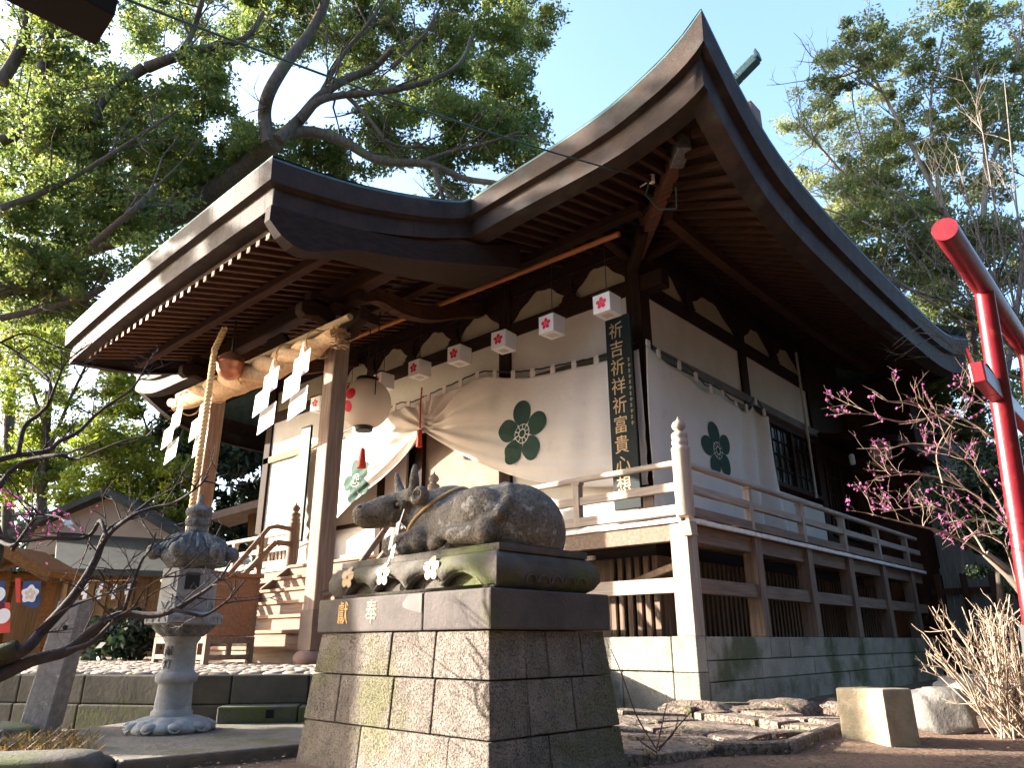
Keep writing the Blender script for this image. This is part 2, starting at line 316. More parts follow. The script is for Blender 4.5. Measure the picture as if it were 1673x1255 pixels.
for z,r in ((2.985,.045),): MB().tube([(-9.35,0,z),(XL,0,z)],r,10).build("top_rail",pwx,rail)
for z,h in ((2.67,.1),(2.37,.12)): b=MB(); rail_seg(b,(-9.35,0),(XL,0),z,.075,h); b.build("middle_rail",pwx,rail)
def rpost(x,y,m):
    b=MB(); b.box(x-.052,x+.052,y-.052,y+.052,2.30,2.899)
    b.hexa([(x-.052,y-.052,2.90),(x+.052,y-.052,2.90),(x+.052,y+.052,2.90),(x-.052,y+.052,2.90),(x-.085,y-.062,2.945),(x+.085,y-.062,2.945),(x+.085,y+.062,2.945),(x-.085,y+.062,2.945)])
    b.build("rail_post",m,rail,bevel=.005)
for y in (1.94,3.9,5.82,7.75,9.7): rpost(-.035,y,pwz)
for x in (-1.72,-3.5): rpost(x,0,pwz)
for x in (-10.4,-11.7): rpost(x,0,pwz)
def newel(x,y,m):
    pr=[(.118,2.275),(.118,3.11),(.122,3.13),(.122,3.17),(.102,3.18),(.102,3.215),(.108,3.225),(.108,3.262),(.1,3.27),(.1,3.31),(.106,3.32),(.106,3.355),(.092,3.375),(.05,3.395),(.045,3.41),(.07,3.425),(.088,3.455),(.09,3.485),(.08,3.515),(.05,3.54),(.022,3.56),(.012,3.6),(.002,3.62)]
    MB().lathe(pr,(x,y,0),24).build("newel_post",m,rail)
newel(.005,-.005,pwz); newel(-4.87,0,pwz); newel(-9.25,0,mwz)
# walls
COLX=[-1.31,-4.27,-9.93,-12.89]
def column(x,y,z0=ZF,z1=7.35,w=.29): return P(MB().box(x-w/2,x+w/2,y-w/2,y+w/2,z0,z1),"column",dwz,bevel=.01)
for x in COLX: column(x,WY+.145)
for y in (4.97,8.45): column(-1.31,y)
# outer corner shaft is the corner column; panels sit 6 cm behind the column faces
for q in ((-1.5,-1.225,1.46,4.825,5.40,6.32),(-1.5,-1.225,5.115,8.305,5.40,6.32),(-4.125,-1.455,1.225,1.5,5.40,6.32),(-9.785,-4.415,1.225,1.5,5.40,6.32),(-12.745,-10.075,1.225,1.5,5.40,6.32),(-1.46,-1.20,1.46,4.825,2.3,5.25),(-4.125,-1.455,1.24,1.5,2.3,5.22),(-12.745,-10.075,1.24,1.5,2.3,5.22)): P(MB().box(*q),"wall_panel",plaster)
b=MB(); b.box(-1.46,-1.19,4.825+.29,8.305,2.3,3.62); P(b,"wall_panel",plaster)
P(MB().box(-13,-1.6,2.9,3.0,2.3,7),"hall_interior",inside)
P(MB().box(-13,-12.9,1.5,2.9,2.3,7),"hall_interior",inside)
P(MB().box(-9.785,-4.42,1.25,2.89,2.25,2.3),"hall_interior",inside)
P(MB().box(-9.78,-7.3,1.36,1.42,2.31,4.9),"door_panel",plaster)
b=MB(); b.box(-6.95,-6.72,1.3,1.45,2.3,5.2); b.box(-8.2,-8.0,1.3,1.45,2.3,5.2); P(b,"door_frame",dwz,bevel=.006)
b=MB(); b.box(-6.72,-4.415,1.36,1.42,2.3,3.2); b.box(-6.72,-4.415,1.40,1.44,3.28,4.9); P(b,"door_panel",M("door_board",(.24,.19,.155),(.18,.14,.11),scale=3,rough=.9))
b=MB(); b.box(-9.785,-4.42,1.3,1.44,3.2,3.28); b.box(-9.785,-4.42,1.3,1.44,4.9,5.25); P(b,"door_rail",dwx,bevel=.006)
def tie(x0,x1,y0,y1,z0,z1,m): return P(MB().box(x0,x1,y0,y1,z0,z1),"tie_beam",m,bevel=.012)
tie(XL-.25,WX+.42,WY+.02,WY+.27,6.32,6.61,dwx); tie(-1.435,-1.185,1.466,8.9,6.318,6.608,dwy)
tie(XL,-1.465,WY+.0,WY+.27,5.22,5.40,M("nageshi_pale",(.16,.125,.06),(.11,.085,.04),scale=3,rough=.85)); tie(-1.43,-1.15,1.462,8.6,5.23,5.40,M("nageshi_grey",(.15,.145,.14),(.11,.105,.10),scale=3,rough=.85))
# frieze: cream plaster with carved frog-leg struts on it
b=MB(); b.box(XL+.2,-1.47,1.26,1.5,6.61,7.2); b.box(-1.5,-1.26,1.47,8.5,6.608,7.2); P(b,"frieze_panel",cream)
P(MB().box(-1.47,-1.24,1.47,YE,7.2,7.7),"wall_head",dwy); P(MB().box(XL,-1.24,1.24,1.469,7.2,7.7),"wall_head",dwx)
def wavy(u0,u1,z0,z1,s):                            # dark carved spandrel silhouette
    pts=[(u0,z1)]; n=14
    for i in range(n+1):
        t=i/n; wv=.5-.5*math.cos(2*math.pi*t); z=z0+ (z1-z0)*(.12+.80*wv**.62)+.025*math.sin(t*s); pts.append((u0+(u1-u0)*t,min(z,z1-.005)))
    pts.append((u1,z1)); return pts
fr=[(-1.46,-2.66),(-2.66,-4.12),(-4.42,-5.7),(-5.7,-7.1),(-7.1,-8.5),(-8.5,-9.8)]
for i,(a,e) in enumerate(fr): P(MB().prism([(u,1.205,z) for u,z in wavy(a,e,6.615,7.16,23+i)],(0,.05,0)),"carved_spandrel",dwx)
fs=[(1.47,2.86),(2.86,4.82),(5.12,6.6),(6.6,8.2)]
for i,(a,e) in enumerate(fs): P(MB().prism([(-1.205,u,z) for u,z in wavy(a,e,6.615,7.16,21+i)],(-.05,0,0)),"carved_spandrel",dwy)
def frogleg(fn):
    pts=[(-.30,0),(-.20,.02),(-.17,.09),(-.10,.13),(-.14,.20),(-.08,.27),(-.12,.36),(-.2,.42),(.2,.42),(.12,.36),(.08,.27),(.14,.20),(.10,.13),(.17,.09),(.20,.02),(.30,0)]
    return [fn(u*.8,6.612+z*1.1) for u,z in pts]
for x in (-2.66,-5.7,-7.1,-8.5): P(MB().prism(frogleg(lambda u,z:(x+u,1.15,z)),(0,.06,0)),"carved_strut",dwx)
for y in (2.86,6.6): P(MB().prism(frogleg(lambda u,z:(-1.15,y+u,z)),(-.06,0,0)),"carved_strut",dwy)
# bracket noses on the corner column
b=MB(); b.bar((-1.31,1.2,6.75),(-.62,.5,6.95),.16,.22); b.bar((-1.31,1.1,7.0),(-1.31,.2,7.12),.16,.2); b.bar((-1.1,1.31,7.0),(-.2,1.31,7.12),.16,.2); P(b,"bracket_arm",dwx,bevel=.03)
# side windows with wooden lattice
for (y0,y1,z0,z1) in ((5.55,8.28,3.72,5.1),(8.65,10.6,3.0,4.9)):
    wf=MB(); wf.box(-1.25,-1.14,y0,y0+.09,z0,z1); wf.box(-1.25,-1.14,y1-.09,y1,z0,z1); wf.box(-1.25,-1.14,y0+.09,y1-.09,z0,z0+.09); wf.box(-1.25,-1.14,y0+.09,y1-.09,z1-.09,z1)
    mid=(y0+y1)/2; wf.box(-1.245,-1.145,mid-.05,mid+.05,z0+.09,z1-.09)
    win=P(wf,"window",dwz)
    mb=MB()
    for s0,s1 in ((y0+.09,mid-.05),(mid+.05,y1-.09)):
        for k in range(1,4): y=s0+(s1-s0)*k/4; mb.box(-1.215,-1.18,y-.012,y+.012,z0+.09,z1-.09)
        for k in range(1,4): z=z0+.09+(z1-z0-.18)*k/4; mb.box(-1.21,-1.185,s0,s1,z-.012,z+.012)
    mb.build("window_lattice",dwz,win); MB().box(-1.235,-1.225,y0+.09,y1-.09,z0+.09,z1-.09).build("pane",glassdark,win)
for q in ((-1.46,-1.2,8.6,YE,2.3,2.98),(-1.46,-1.2,8.6,YE,4.92,7.2),(-1.46,-1.2,5.12,5.55,3.62,5.23)): P(MB().box(*q),"wall_board",dwz)
P(MB().box(-11,.2,YE+.6,18,-.1,7.2),"rear_wing",dwz)
# low pent roof over the far bay, with notice plate and lamp
b=MB().hexa([(-1.2,8.5,5.2),(.5,8.5,4.85),(.5,12,4.85),(-1.2,12,5.2),(-1.2,8.5,5.35),(.55,8.5,4.97),(.55,12,4.97),(-1.2,12,5.35)]); P(b,"side_pent_roof",dwy)
P(MB().box(-.05,.35,8.44,8.5,4.45,4.85),"notice_board",M("board_yellow",(.30,.26,.12),rough=.9))
P(MB().lathe([(.05,0),(.06,.05),(.06,.2),(.03,.24)],(-.45,8.4,4.45),12),"wall_lamp",lampwhite)
P(MB().tube([(-1.1,7.72,7.1),(-1.1,7.72,3.7)],.028,8),"drain_pipe",M("pipe",(.45,.44,.40),rough=.6))
# ---- roof
_F=[(1.67,8.347),(1.392,8.125),(1.032,7.927),(.669,7.794),(.289,7.674),(-.101,7.601),(-.513,7.551),(-.944,7.515),(-1.484,7.478),(-2.114,7.43),(-2.6,7.39),(-3.8,7.34),(-5.4,7.31),(-7.1,7.30)]
_zf=lerp_curve(_F); _zs=lerp_curve([(-1.52,8.347),(-1.213,8.117),(-.78,7.809),(-.42,7.599),(-.039,7.42),(.36,7.285),(.95,7.18),(1.75,7.115),(2.6,7.09),(3.6,7.085),(4.8,7.10),(6.0,7.135),(7.3,7.18),(8.6,7.25),(9.96,7.43),(11.2,7.74),(12.2,8.05)])
def tf(x): return abs((x-XC)/(EX-XC))
def zf_(x): return _zf(XC+abs(x-XC))
def ts(y): return abs((y-YM)/(YM-EY))
def zs_(y): return _zs(y)
XJ=-2.48
ZR=12.3; RX0,RX1=XC-6.7,XC+6.7
front=[(x,EY,zf_(x)) for x in np.linspace(EX,XJ,30)]
frontall=[(x,EY,zf_(x)) for x in np.linspace(EX,2*XC-EX,60)]
side=[(EX,y,zs_(y)) for y in np.linspace(EY,EYB,48)]
def eave_prof(pt,o,t,fr=True):                               # two stepped bands of bark thatch, thicker at the corner
    k=(.285+.175*t**5) if fr else (.41+.05*t**4); p=np.array(pt); o=np.array(o); u=np.array([0,0,1.])
    return [p-o*.05+u*.035,p,p-o*.03-u*k,p-o*.13-u*(k+.03),p-o*.15-u*2*k,p-o*.42-u*(2*k+.03)]
def fascia(path,o,tfn,name,m,d=0):
    # corners are mitred by using the averaged outward direction there
    G=[eave_prof(p,o(p),tfn(p),tfn is not TS) for p in path]; return G
def o_front(p): 
    return (1,-1,0) if abs(p[0]-EX)<1e-6 else ((-1,-1,0) if abs(p[0]-(2*XC-EX))<1e-6 else ((1,-1,0) if abs(p[0]-XJ)<1e-6 else (0,-1,0)))
def o_side(p): return (1,-1,0) if abs(p[1]-EY)<1e-6 else ((1,1,0) if abs(p[1]-EYB)<1e-6 else (1,0,0))
def flip(G): return [r[::-1] for r in G]
TS=lambda p:ts(p[1])
Gs=fascia(side,o_side,TS,"",None); Gf=fascia(front,o_front,lambda p:tf(p[0]),"",None)
Gl=[[np.array([2*XC-q[0],q[1],q[2]]) for q in r] for r in Gf]
Gls=[[np.array([2*XC-q[0],q[1],q[2]]) for q in r] for r in Gs]
Gb=[eave_prof((x,EYB,zf_(x)),((1,1,0) if abs(x-EX)<1e-6 else ((-1,1,0) if abs(x-2*XC+EX)<1e-6 else (0,1,0))),tf(x)) for x in np.linspace(EX,2*XC-EX,50)]
b=MB()
for g in (Gs,Gf,Gl,Gls,Gb):
    for i in range(1,5): b.grid([r[i:i+2] for r in g],True)
P(b,"eave_fascia",fasc)
b=MB()
for g in (Gs,Gf,Gl,Gls,Gb): b.grid([[r[0],r[1],r[1]+np.array([0,0,-.035])] for r in g],False)
P(b,"copper_drip_edge",copper)
# roof surface (hip-and-gable), concave
def rise(s): return .35*s+.65*s**1.8
ZR=11.0; XG=EX-1.9
b=MB()
def surf(pts,tgt):
    return [[ (p+(t-p)*q)*np.array([1,1,0])+np.array([0,0,p[2]+.03+(t[2]-p[2])*rise(q)]) for q in np.linspace(.004,1,12)] for p,t in zip(pts,tgt)]
for yb,sg in ((EY,1),(EYB,-1)):
    pts=[np.array([p[0],yb,p[2]]) for p in frontall]; tg=[]
    for p in pts:
        if abs(p[0]-XC)<=XG-XC: tg.append(np.array([p[0],YM,ZR]))
        else: f=(abs(p[0]-XC)-(XG-XC))/1.9; tg.append(np.array([XC+math.copysign(XG-XC,p[0]-XC),YM-sg*4.0*min(1,f*1.2),ZR-2.7*min(1,f*1.2)]))
    b.grid(surf(pts,tg))
for sg in (1,-1):
    sp=[np.array([XC+sg*(p[0]-XC),p[1],p[2]]) for p in side]; b.grid([[q0+(q1-q0)*t+np.array([0,0,.02]) for t in np.linspace(0,1,6)] for q0,q1 in zip(sp,[np.array([XC+sg*(XG-XC),np.clip(p[1],YM-4,YM+4),8.3]) for p in sp])])
    b.add([(XC+sg*(XG-XC-.05),YM-4,8.0),(XC+sg*(XG-XC-.05),YM+4,8.0),(XC+sg*(XG-XC-.05),YM,ZR)],[(0,1,2)])
RX0,RX1=2*XC-XG,XG
P(b,"roof",copper)
P(MB().box(RX0-.1,RX1-.10,YM-.25,YM+.25,ZR-.3,ZR+1.25),"roof_ridge",M("ridge_red_brown",(.16,.06,.045),(.10,.045,.035),rough=.6),bevel=.03)
for x in (-12.5,-9,-5,-1.4): P(MB().tube([(x,4.4,ZR+1.4),(x,5.8,ZR+1.4)],.16,12),"ridge_log",copper)
b=MB(); ZR+=1.27; pts=[(-1.7,5.1,ZR+.05),(-1.1,5.1,ZR+.42),(-.55,5.1,ZR+.75),(-.1,5.1,ZR+.98)]
for a,e in zip(pts[:-1],pts[1:]): b.bar(a,e,.22,.2)
b.hexa([(-.14,4.98,ZR+.9),(-.02,4.98,ZR+.96),(-.02,5.22,ZR+.96),(-.14,5.22,ZR+.9),(-.12,4.98,ZR+1.12),(-.06,4.98,ZR+1.2),(-.06,5.22,ZR+1.2),(-.12,5.22,ZR+1.12)]); P(b,"ridge_finial",copper,bevel=.02)
# soffit boards
ZW=7.45
b=MB()
b.grid([[r[5]+np.array([0,0,.14]),np.array([min(r[5][0],WX),WY-.1,ZW])] for r in Gf+Gl[::-1][1:]],False)
b.grid([[r[5]+np.array([0,0,.14]),np.array([WX+.1,np.clip(r[5][1],WY,EYB-2.2),ZW])] for r in Gs],False)
P(b,"soffit",dwy)
# middle span of the front soffit above the porch
xs=np.linspace(XJ,2*XC-XJ,12); b=MB().grid([[np.array([x,-1.1,6.85]),np.array([x,WY-.1,ZW])] for x in xs],False); P(b,"soffit",dwy)
def soff_side(y,x):      # underside height of the side soffit at (x,y)
    k=.41+.05*ts(y)**4; z0=zs_(y)-2*k-.03+.14; x0=EX-.42; return z0+(ZW-z0)*(x0-x)/(x0-(WX+.1))
def soff_front(x,y):
    k=.285+.175*tf(x)**5; z0=zf_(x)-2*k-.03+.14; y0=EY+.42; return z0+(ZW-z0)*(y-y0)/((WY-.1)-y0)
# rafters: side eave (run along x) and front eave (run along y)
y=EY+.62; i=0
while y<EYB-.7:
    x0=EX-.36; x1=max(WX,-y+.16) if y<1.4 else WX-.0
    if y>9.8: x1=max(WX,-1.3+(y-9.8)*1.1)
    if x0-x1>.15:
        P(MB().bar((x0,y,soff_side(y,x0)-.05),(x1,y,soff_side(y,x1)-.05),.07,.10),"rafter",rwx)
    y+=.235; i+=1
x=EX-.62
while x>-2.9:
    y0=EY+.34; y1=min(WY,-x+(-.10)) if x>-1.3 else WY
    if y1-y0>.15: P(MB().bar((x,y0,soff_front(x,y0)-.05),(x,y1,soff_front(x,y1)-.05),.07,.10),"rafter",rwd)
    x-=.24
# eave purlins, hip rafter with metal nose
def pol(pts,w,h,n,m):
    mb=MB()
    for a,e in zip(pts[:-1],pts[1:]): mb.bar(a,e,w,h)
    return P(mb,n,m)
pol([(-.05,y,soff_side(y,-.05)-.19) for y in np.linspace(.3,9.6,18)],.16,.18,"eave_purlin",rwd)
pol([(x,.12,soff_front(x,.12)-.17) for x in np.linspace(-.4,-3.0,8)],.16,.16,"eave_purlin",dwx)
hipend=np.array([.83,-.74,7.16]); hp0=np.array([-1.15,1.15,7.0])
hip=P(MB().bar(hp0,hipend,.17,.26),"hip_rafter",wood("hip_wood",(.16,.07,.045),(.09,.04,.028),0),bevel=.01)
d=(hipend-hp0)/np.linalg.norm(hipend-hp0); c0=hipend-d*.36
MB().bar(c0,hipend+d*.05+np.array([0,0,.015]),.2,.3).build("metal_cap",metal,hip,bevel=.02)
# insulators on the eave
for q in ((1065,293),(1412,506)):
    p=onx(*q,-.0) if q[0]>1300 else ony(q[0],q[1],-.35)
    b=MB()
    for k in range(3): b.lathe([(.02,0),(.045,.008),(.045,.028),(.02,.036)],p+np.array([0,0,-.06+.05*k]),12)
    b.tube([p+np.array([-.3,.05,0]),p+np.array([0,0,0])],.012,6); P(b,"insulator",porcelain)
# ------------------------------------------------------------------ PORCH of the hall
YK=-4.5; KX0,KX1=-10.98,-3.25
kz=lerp_curve([(-11.2,6.67),(-9.6,6.80),(-8.25,6.89),(-5.9,6.955),(-3.2,6.965)])
ks=lerp_curve([(-4.5,6.935),(-4.1,6.925),(-3.768,6.93),(-3.3,6.955),(-2.811,7.02),(-2.328,7.11),(-1.889,7.215),(-1.5,7.35)])
def fl(y): return .77*max(0,(y+4.5))/2.98
kf=[(x,YK,kz(x)) for x in np.linspace(KX1,KX0,24)]
ksr=[(KX1+fl(y),y,ks(y)) for y in np.linspace(YK,EY+.02,22)]
ksl=[(KX0-fl(y),y,ks(y)-.28*(1-fl(y)/.77)) for y in np.linspace(YK,EY+.02,22)]
def kprof(pt,o,k=.34):
    p=np.array(pt); o=np.array(o); u=np.array([0,0,1.]); return [p-o*.04+u*.03,p,p-o*.03-u*k,p-o*.13-u*(k+.03),p-o*.15-u*(2*k),p-o*.42-u*(2*k+.03)]
Kf=[kprof(p,(1,-1,0) if i==0 else ((-1,-1,0) if i==23 else (0,-1,0))) for i,p in enumerate(kf)]
ksr[-1]=(XJ,EY,zf_(XJ)); ksl[-1]=(2*XC-XJ,EY,zf_(XJ)); kk=lambda i:.34-(.34-(.285+.175*tf(XJ)**5))*i/21
Kr=[kprof(p,(1,-1,0) if i in(0,21) else (1,0,0),kk(i)) for i,p in enumerate(ksr)]; Kl=[kprof(p,(-1,-1,0) if i in (0,21) else (-1,0,0),kk(i)) for i,p in enumerate(ksl)]
b=MB()
for g in (Kf,Kr,Kl):
    for i in range(1,5): b.grid([r[i:i+2] for r in g])
P(b,"porch_fascia",fasc)
b=MB()
for g in (Kf,Kr,Kl): b.grid([[r[0],r[1],r[1]+np.array([0,0,-.03])] for r in g],False)
P(b,"copper_drip_edge",copper)
# seams of the bark bundles: fine joints on the right verge and front
b=MB()
for g in (Kf,Kr):
    for r in g[1:-1:2]:
        o=np.array([0,-.004,0]) if g is Kf else np.array([.004,0,0]); t=np.array([.0025,0,0]) if g is Kf else np.array([0,.0025,0])
        for i in (1,3): b.add([r[i]+o-t,r[i+1]+o-t,r[i+1]+o+t,r[i]+o+t],[(0,1,2,3)])
P(b,"fascia_joint",M("joint_dark",(.03,.024,.022),rough=.9))
b=MB(); xs=np.linspace(KX0+.02,KX1-.02,20); yy=np.linspace(YK+.02,1.2,14)
b.grid([[(XC+(x-XC)*(1+.19*min(max(0,(y+4.5)/2.98),1)),y,kz(x)+.02+(ks(min(y,-1.5))-6.935)+max(0,y+1.5)*.45) for y in yy] for x in xs]); P(b,"porch_roof",copper)
def rz(y): return 6.09+(y+4.08)*.265
b=MB(); b.add([(KX0+.4,-4.1,rz(-4.1)+.06),(KX1-.3,-4.1,rz(-4.1)+.06),(KX1-.3,1.1,rz(1.1)+.06),(KX0+.4,1.1,rz(1.1)+.06)],[(0,1,2,3)]); P(b,"porch_soffit",dwy)
b=MB(); b.add([(KX0+.4,-4.12,rz(-4.1)+.05),(KX1-.3,-4.12,rz(-4.1)+.05),(KX1-.3,-4.12,6.3),(KX0+.4,-4.12,6.05)],[(0,1,2,3)]); b.box(KX0+.45,KX1-.35,-4.14,-4.07,rz(-4.1)+.055,rz(-4.1)+.14); P(b,"eave_board",rwx)
b=MB(); b.box(KX1-.42,KX1-.3,-4.1,1.0,6.9,7.2); 
x=KX1-.5; raftertip=M('rafter_tip',(.62,.50,.40),(.5,.38,.28),scale=8,rough=.85)
while x>KX0+.45:
    ra=P(MB().bar((x,-4.17,rz(-4.17)),(x,1.05,rz(1.05)),.085,.105),"porch_rafter",rwy,bevel=.004)
    MB().box(x-.044,x+.044,-4.178,-4.169,rz(-4.17)-.054,rz(-4.17)+.05).build("rafter_tip",raftertip,ra); x-=.262
# purlins with carved noses
def purlin(y,z,h,w,x0,x1): return P(MB().box(x0,x1,y-w/2,y+w/2,z-h,z),"porch_purlin",rwx,bevel=.015)
purlin(-2.06,rz(-2.06)-.055,.30,.24,KX0+.3,KX1-.25); purlin(-3.2,rz(-3.2)-.055,.15,.15,KX0+.5,KX1-.5); purlin(-.7,rz(-.7)-.055,.18,.18,KX0+.5,KX1-.4)
nose=[(KX1-.25,-2.2,6.23),(KX1-.02,-2.2,6.26),(KX1+.08,-2.2,6.34),(KX1+.05,-2.2,6.46),(KX1-.04,-2.2,6.52),(KX1-.25,-2.2,6.53)]
P(MB().prism(nose,(0,.28,0)),"purlin_nose",M("bleached_end",(.22,.20,.19),(.12,.10,.09),scale=14,rough=.95,bump=.5,bscale=40),bevel=.02)
# bargeboard on the right verge (curved) and its twin
def barge(x,dz):
    top=lerp_curve([(-4.38,6.30),(-3.2,6.33),(-2,6.50),(-.6,6.9)]); bot=lerp_curve([(-4.42,6.12),(-4.2,5.88),(-3.18,5.99),(-2.1,6.16),(-1.2,6.36),(-.6,6.5)])
    yy=np.linspace(-4.38,-.5,24); G=[[(x+fl(y),y,bot(y)+dz),(x+fl(y),y,top(y)+dz)] for y in yy]; G2=[[(x-.1,q[1],q[2]) for q in r] for r in G]
    b=MB().grid(G,False).grid(G2,False); b.grid([[g[0],h[0]] for g,h in zip(G,G2)],False); b.grid([[G[0][0],G2[0][0]],[G[0][1],G2[0][1]]],False)
    return P(b,"bargeboard",wood("barge_wood",(.034,.019,.014),(.02,.012,.009),1))
barge(KX1-.14,0); 
b=MB(); yy=np.linspace(-4.2,-.6,16); tp=lerp_curve([(-4.38,6.30),(-3.2,6.33),(-2,6.50),(-.6,6.9)])
b.grid([[(KX1-.20+fl(y),y,tp(y)-.02),(KX1-.20+fl(y),y,ks(min(y,-1.5))-.6)] for y in yy],False); b.grid([[(KX1-.5,y,rz(y)+.07),(KX1-.20+fl(y),y,rz(y)+.07)] for y in yy],False); P(b,"verge_board",rwy)
# pillars, bases, brackets, beams
PX=(-5.05,-9.25)
for x in PX:
    p=P(MB().box(x-.145,x+.145,-2.2,-1.91,.62,5.95),"porch_pillar",wood("pillar_wood",(.33,.235,.175),(.20,.135,.10),2),bevel=.022)
    MB().lathe([(.2,.0),(.26,.03),(.285,.09),(.28,.14),(.24,.19),(.19,.22)],(x,-2.055,.44),20).build("pillar_base",M("base_red_stone",(.22,.13,.10),(.16,.10,.08),scale=5,rough=.85),p)
    MB().box(x-.165,x+.165,-2.22,-1.89,.66,1.22).build("pillar_shoe",M("shoe",(.17,.115,.09),(.12,.08,.06),scale=4,rough=.7),p,bevel=.006)
    b=MB(); b.hexa([(x-.2,-2.26,5.9),(x+.2,-2.26,5.9),(x+.2,-1.86,5.9),(x-.2,-1.86,5.9),(x-.3,-2.36,6.05),(x+.3,-2.36,6.05),(x+.3,-1.76,6.05),(x-.3,-1.76,6.05)]); b.box(x-.62,x+.62,-2.15,-1.96,6.06,6.23)
    b.box(x-.1,x+.1,-2.7,-1.3,6.0,6.2); P(b,"bracket",dwx,bevel=.015)
    s=1 if x>XC else -1
    b=MB().prism([(x+s*.14,-2.15,5.85),(x+s*.5,-2.15,5.95),(x+s*.62,-2.15,5.86),(x+s*.72,-2.15,5.9),(x+s*.68,-2.15,5.7),(x+s*.52,-2.15,5.62),(x+s*.42,-2.15,5.5),(x+s*.14,-2.15,5.48)],(0,.19,0)); P(b,"carved_nose",dwx,bevel=.02)
    b=MB().prism([(x-.1,-2.2,5.7),(x-.1,-2.55,5.8),(x-.1,-2.75,5.72),(x-.1,-2.85,5.78),(x-.1,-2.85,5.95),(x-.1,-2.6,6.1),(x-.1,-2.2,6.05)],(.2,0,0)); P(b,"carved_nose",dwy,bevel=.02)
    b=MB(); pts=[(-1.92,6.32),(-1.5,6.55),(-.88,6.5),(-.15,6.62),(.5,6.9),(1.15,7.15)]
    f=lerp_curve(pts); yy=np.linspace(-1.9,1.16,16)
    for a,e in zip(yy[:-1],yy[1:]): b.bar((x+.1,a,f(a)),(x+.1,e,f(e)),.2,.28)
    P(b,"curved_beam",rwy)
P(MB().box(PX[1]+.15,PX[0]-.15,-2.15,-1.96,5.42,5.78),"porch_beam",wood("beam_warm",(.26,.12,.06),(.16,.075,.04),0),bevel=.02)
b=MB(); b.prism([(XC-.7,-2.1,5.79),(XC-.5,-2.1,5.95),(XC-.25,-2.1,6.2),(XC+.25,-2.1,6.2),(XC+.5,-2.1,5.95),(XC+.7,-2.1,5.79)],(0,.1,0)); P(b,"carved_strut",dwx,bevel=.01)
# stairs
SX0,SX1=-9.1,-5.02; NR=7; RH=(ZF-.45)/NR; TD=.29
for k in range(NR):
    y=-.02-TD*(NR-1-k)-.12
    P(MB().box(SX0,SX1,y-.02,y+TD+.04,.45+RH*(k+1)-.055,.45+RH*(k+1)),"stair_tread",wood("tread",(.34,.20,.13),(.24,.13,.085),0),bevel=.006)
    P(MB().box(SX0,SX1,y+.02,y+.05,.45+RH*k,.45+RH*(k+1)-.056),"stair_riser",mwx)
ystart=-.14-TD*(NR-1)
for x in (SX0-.09,SX1+.0):
    P(MB().prism([(x,ystart-.1,.45),(x,ystart-.1,.75),(x,-.05,ZF+.03),(x,-.05,1.9),(x,ystart+.4,.45)],(.09,0,0)),"stair_stringer",mwy,bevel=.006)
for x in (SX0-.12,SX1+.12):
    hr=P(MB().tube([(x,-.02,3.02),(x,-.42,3.05),(x,-.6,3.0),(x,ystart+.15,1.52),(x,ystart-.2,1.42)],.05,10),"handrail",mwy)
    MB().bar((x,-.02,2.72),(x,-.42,2.73),.07,.1).bar((x,-.42,2.73),(x,ystart+.1,1.2),.07,.1).build("lower_rail",mwy,hr)
    for y,z0,z1 in ((-.75,2.0,2.82),(ystart+.1,.5,1.5)): MB().box(x-.05,x+.05,y-.05,y+.05,z0,z1).build("baluster",mwz,hr,bevel=.005)
# left end slats seen between the rails
b=MB()
for k in range(10): b.box(-11.4+.16*k,-11.33+.16*k,.5,.55,2.45,2.95)
P(b,"rail_slats",mwz)
# ------------------------------------------------------------------ CURTAINS
def emblem(fn,cx,cz,R,mat_p,mat_c,par,d0=.006,el=1.14,nm="plum_crest",ph=math.pi/2,k=.352):
    mb=MB()
    for pt in plum_petals(R,el=el,k=k,ph=ph): fan(mb,[(cx+u,cz+v) for u,v in pt],lambda u,v:fn(u,v,d0))
    o=mb.build(nm,mat_p,par)
    if mat_c:
        c=MB(); fan(c,circle(cx,cz,R*.305),lambda u,v:fn(u,v,d0*1.6)); c.build("crest_disc",mat_c,par)
        c=MB()
        for i in range(10):
            a0=ph+math.pi/10+2*math.pi*i/10-.24; arc=[a0+.48*t/4 for t in range(5)]; r0,r1=(R*.155,R*.275)
            ring=[fn(cx+r1*math.cos(a),cz+r1*math.sin(a),d0*2.4) for a in arc]+[fn(cx+r0*math.cos(a),cz+r0*math.sin(a),d0*2.4) for a in arc[::-1]]
            c.add(ring,[(k,k+1,8-k,9-k) for k in range(4)])
        fan(c,circle(cx,cz,R*.115),lambda u,v:fn(u,v,d0*2.4)); c.build("crest_centre",mat_p,par)
    else:
        c=MB(); fan(c,circle(cx,cz,R*.22),lambda u,v:fn(u,v,d0)); c.build("crest_centre",mat_p,par)
    return o
class Curtain:
    def __init__(s,top,bot,u0,u1,disp,to3): s.t=lerp_curve(top); s.b=lerp_curve(bot); s.u0=u0;s.u1=u1;s.d=disp;s.to3=to3
    def pt(s,u,z,off=0):
        t,b_=s.t(u),s.b(u); v=(t-z)/max(t-b_,1e-3); return s.to3(u,z,s.d(u,v,z)+off)
    def mesh(s,nu,nv):
        G=[]
        for u in np.linspace(s.u0,s.u1,nu):
            t,b_=s.t(u),s.b(u); G.append([s.to3(u,t+(b_-t)*v,s.d(u,v,t+(b_-t)*v)) for v in np.linspace(0,1,nv)])
        return MB().grid(G)
